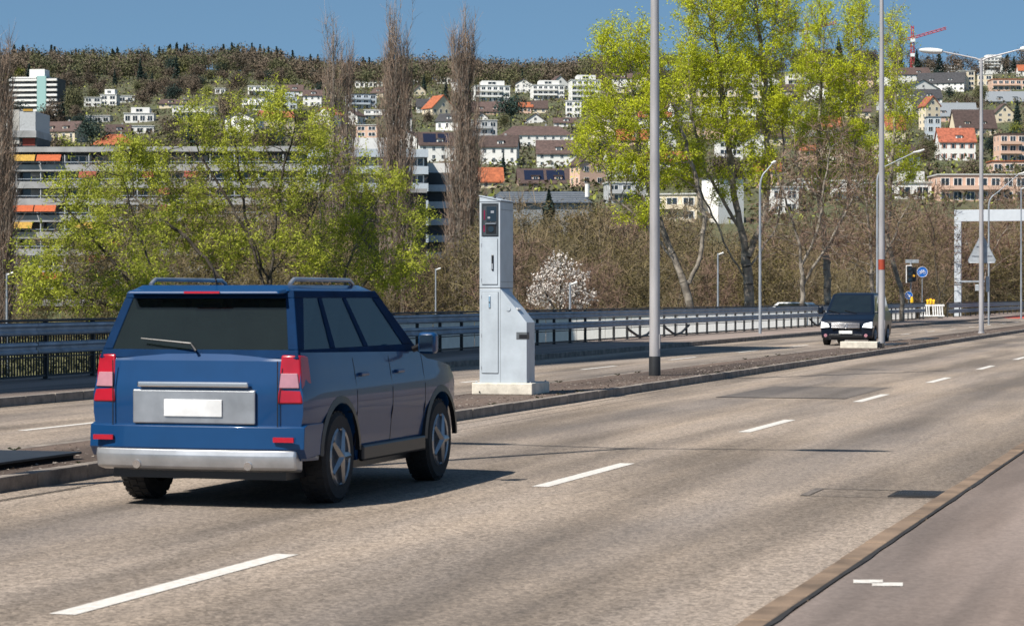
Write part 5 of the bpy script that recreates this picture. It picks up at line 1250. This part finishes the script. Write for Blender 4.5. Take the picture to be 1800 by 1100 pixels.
# cranes
def crane(px, ybase, ytop, yjib, pxtip, ytip, pxback, label, Z=1650.):
    m = Z/4250; x, y, z = P(px, ybase, Z); r = thing('tower_crane', label, 'crane', (x, y, z)); H = (ybase-yjib)*m; s_ = 1.25
    def lattice(a, b, wd, n):
        mb = MB(); a = Vector(a); b = Vector(b); d = b-a; up_ = Vector((0, 0, 1)) if abs(d.normalized().z) < .8 else Vector((1, 0, 0)); sd = Vector((0, 1, 0))
        for i_, j_ in ((-1, -1), (1, -1), (1, 1), (-1, 1)): mb.tube([a+up_*i_*wd/2+sd*j_*wd/2, b+up_*i_*wd/2+sd*j_*wd/2], .20, 4)
        for k in range(n):
            p, q = a+d*k/n, a+d*(k+1)/n; g_ = 1 if k % 2 else -1
            for j_ in (-1, 1): mb.tube([p+up_*g_*wd/2+sd*j_*wd/2, q-up_*g_*wd/2+sd*j_*wd/2], .15, 4)
        return mb
    lattice((0, 0, -6), (0, 0, H), 2.0, 12).build('mast', 'crane_red', r)
    lattice((0, 0, H), (0, 0, (ybase-ytop)*m), 1.5, 4).build('tower_head', 'crane_red', r)
    lattice((0, 0, H), ((pxtip-px)*m, 0, (ybase-ytip)*m), 1.5, 16).build('jib', 'crane_red', r)
    lattice((0, 0, H), ((pxback-px)*m, 0, H-1.5), 1.5, 4).build('counter_jib', 'crane_red', r)
    MB().box((pxback-px)*m-1, (pxback-px)*m+2, -1, 1, H-4, H-1).build('counterweight', 'concrete_grey', r)
    MB().box(-1.6, 1.6, -2.2, -1.1, H-3, H-.6).build('cab', 'white_plastic', r, bevel=.1)
    MB().box(-1.3, 1.3, -1.3, 1.3, H*.42, H*.52).build('mast_sleeve', 'sign_white', r)
crane(1604, 124, 46, 67, 1663, 50, 1586, 'red tower crane with rising jib on the skyline right of the red-banded lamp post')
crane(1418, 132, 40, 52, 1470, 40, 1407, 'second red tower crane mostly hidden behind the tall green trees')

# ------------------------------------------------------------------ trees on the hillside
rng = np.random.default_rng(5)
def crown_mesh(n, H, Rr, leafs=.7):
    k = 9; cs = ellip(k, (0, 0, H*.62), (Rr*.65, Rr*.65, H*.26)); c = cs[rng.integers(0, k, n)]+rng.normal(size=(n, 3))*np.array([Rr*.30, Rr*.30, H*.12]); c[:, 2] = np.clip(c[:, 2], H*.08, H*1.05); V, F = leaves(c, leafs, 1.2)
    t = tubes(np.array([[0, 0, -2.]]), np.array([[0, 0, H*.7]]), np.array([.3]), np.array([.12]), 5); L = [(V, F), t]
    b0 = np.repeat(np.array([[0, 0, H*.3]]), 9, axis=0)+np.array([0, 0, 1])*rng.uniform(0, H*.3, (9, 1)); L.append(tubes(b0, cs, np.full(9, .14), np.full(9, .05), 4)); return join(L)
kinds = {'brown': ('hill_brown', 'bare brown tree on the hillside'), 'olive': ('hill_olive', 'olive brown budding tree on the hillside'), 'fresh': ('hill_fresh', 'fresh yellow-green tree on the hillside'), 'conifer': ('hill_conifer', 'dark pointed conifer on the hillside'), 'pine': ('hill_conifer', 'dark rounded evergreen on the hillside')}
HM = {}
for k, (mn, lb) in kinds.items():
    HM[k] = []
    for v in range(3):
        V, F = conifer_mesh(1300, 17, 3.6, leafs=.9) if k == 'conifer' else crown_mesh(1500, 12, 5.0, .62)
        if k == 'conifer': V, F = join([(V, F), tubes(np.array([[0, 0, -2.]]), np.array([[0, 0, 12.]]), np.array([.3]), np.array([.05]), 5)])
        o = np_mesh('hillside_tree', V, F, mn); HM[k].append(o.data); bpy.data.objects.remove(o)
def hill_tree(px, py, k, s=1., label=None, Z=None):
    Z = Z or solveZ(px, py); X = (px-900)*Z/4250; o = bpy.data.objects.new('hillside_tree', HM[k][rnd.randrange(3)]); C.objects.link(o)
    o.location = (X, Z, elev(X, Z)-.3); o.scale = (s*rnd.uniform(.85, 1.2), s*rnd.uniform(.85, 1.2), s*rnd.uniform(.85, 1.2)); o.rotation_euler = (0, 0, rnd.uniform(0, 6.28))
    tag(o, label or kinds[k][1], 'tree', None if label else {'brown': 'bare brown trees on the hillside', 'olive': 'olive brown trees on the hillside', 'fresh': 'fresh green trees on the hillside', 'conifer': 'dark conifers on the hillside', 'pine': 'dark evergreens on the hillside'}[k])
hill_tree(162, 262, 'pine', 1.15, 'big dark rounded evergreen between the cream house and the orange roof on the left')
hill_tree(898, 228, 'pine', 1.2, 'big dark evergreen left of the wide white gable in the middle of the slope')
hill_tree(918, 160, 'conifer', .9, 'slim dark cypress-like tree near the top of the middle slope')
hill_tree(885, 322, 'conifer', .5, 'small dark fir between the orange roof and the solar roof')
hill_tree(1788, 240, 'conifer', .9, 'dark fir at the right edge beside the peach apartment house')
cnt = 0; tries = 0; HT = []
while cnt < 430 and tries < 9000:
    tries += 1
    px = rnd.uniform(-40, 1840); py = rnd.choice([rnd.uniform(130, 300), rnd.uniform(130, 350)]); Z = solveZ(px, py)
    k = rnd.choices(['brown', 'olive', 'fresh', 'conifer', 'pine'], [42, 27, 8, 11, 12])[0]; s = rnd.uniform(.6, 1.15)
    m = 4250/Z; h = (17 if k == 'conifer' else 12.5)*s*m; w_ = 4.6*s*m; bad = 0
    for (a, b, t_, bb, hz_) in HB:
        if px+w_ > a+2 and px-w_ < b-2 and hz_ > Z-14 and py-h < bb-(bb-t_)*.32 and py > t_+1: bad = 1; break
        if a-w_ < px < b+w_ and abs(hz_-Z) < 9: bad = 1; break
    if bad: continue
    HT.append((s/Z, px, py, k, s, Z)); cnt += 1
HT.sort(key=lambda q: -q[0])
for (_, px, py, k, s, Z) in HT[:285]: hill_tree(px, py, k, s, Z=Z)
for k in kinds:
    L = []
    for (_, px, py, kk_, s, Z) in HT[285:]:
        if kk_ != k: continue
        X = (px-900)*Z/4250; V, F = conifer_mesh(700, 17, 3.6, leafs=1.1) if k == 'conifer' else crown_mesh(700, 12, 5.0, .9); L.append((V*s+np.array([X, Z, elev(X, Z)-.4]), F))
    if L: V, F = join(L); tag(np_mesh('distant_trees', V, F, kinds[k][0]), {'brown': 'smaller brown leafless trees', 'olive': 'smaller olive budding trees', 'fresh': 'smaller fresh green trees', 'conifer': 'smaller dark conifers', 'pine': 'smaller dark evergreens'}[k]+' scattered high on the hillside', 'trees', kind='stuff')
# the wood along the ridge
def wood(name, label, mname, n, fn, pts_fn, per, cat='wood'):
    L = []
    for i in range(n):
        X, Y = pts_fn(); V, F = fn(per); s = rnd.uniform(.75, 1.2); L.append((V*np.array([s, s, s*rnd.uniform(.85, 1.15)])+np.array([X, Y, elev(X, Y)-.5]), F))
    V, F = join(L); o = np_mesh(name, V, F, mname); tag(o, label, cat, kind='stuff')
def at_px(a, b, y0, y1):
    def f():
        Y = rnd.uniform(y0, y1); return (rnd.uniform(a, b)-900)*Y/4250, Y
    return f
dec = lambda n: crown_mesh(n, 17, 7.5, 1.1)
con = lambda n: conifer_mesh(int(n*1.5), 19, 6.0, leafs=1.4)
wood('bare_wood', 'brown leafless wood on the upper slope', 'hill_brown', 470, dec, at_px(-60, 1080, 1520, 2080), 330)
wood('bare_wood', 'olive brown budding wood on the upper slope', 'hill_olive', 200, dec, at_px(60, 1080, 1480, 2000), 330)
wood('bare_wood', 'brown leafless wood along the skyline on the right', 'hill_brown', 150, dec, at_px(700, 1860, 1850, 2100), 330)
wood('conifer_wood', 'dark conifers along the skyline at the upper left', 'hill_conifer', 130, con, at_px(-40, 330, 1850, 2090), 420)
wood('conifer_wood', 'dark conifer belt along the skyline behind the poplars', 'hill_conifer', 170, con, at_px(385, 700, 1900, 2090), 380)
wood('conifer_wood', 'scattered dark conifers along the rest of the skyline', 'hill_conifer', 26, con, at_px(740, 1850, 1850, 2060), 380)

n = 110000; Y = rng.uniform(520, 1700, n); px_ = rng.uniform(-80, 1880, n); X = (px_-900)*Y/4250; kk = np.sin(X*.05)*np.sin(Y*.06+1)+rng.normal(size=n)*.5 > -.1; X, Y = X[kk], Y[kk]
Zs = np.array([elev(a, b) for a, b in zip(X, Y)]); c = np.stack([X, Y, Zs+rng.uniform(0, 2.2, len(X))**1.2], 1)
for nm, mn, a, b, lb in (('garden_shrubs', 'hill_olive', 0, .45, 'olive garden shrubs and hedges between the hillside houses'), ('garden_shrubs', 'hill_brown', .45, .85, 'brown leafless shrubs between the hillside houses'), ('garden_shrubs', 'hill_fresh', .85, 1, 'fresh green shrubs between the hillside houses')):
    q = c[int(a*len(c)):int(b*len(c))]; V, F = leaves(q, 1.25, 1.2); tag(np_mesh(nm, V, F, mn), lb, 'shrubs', kind='stuff')
md = []; 
for py in np.linspace(97, 111, 8):
    pass
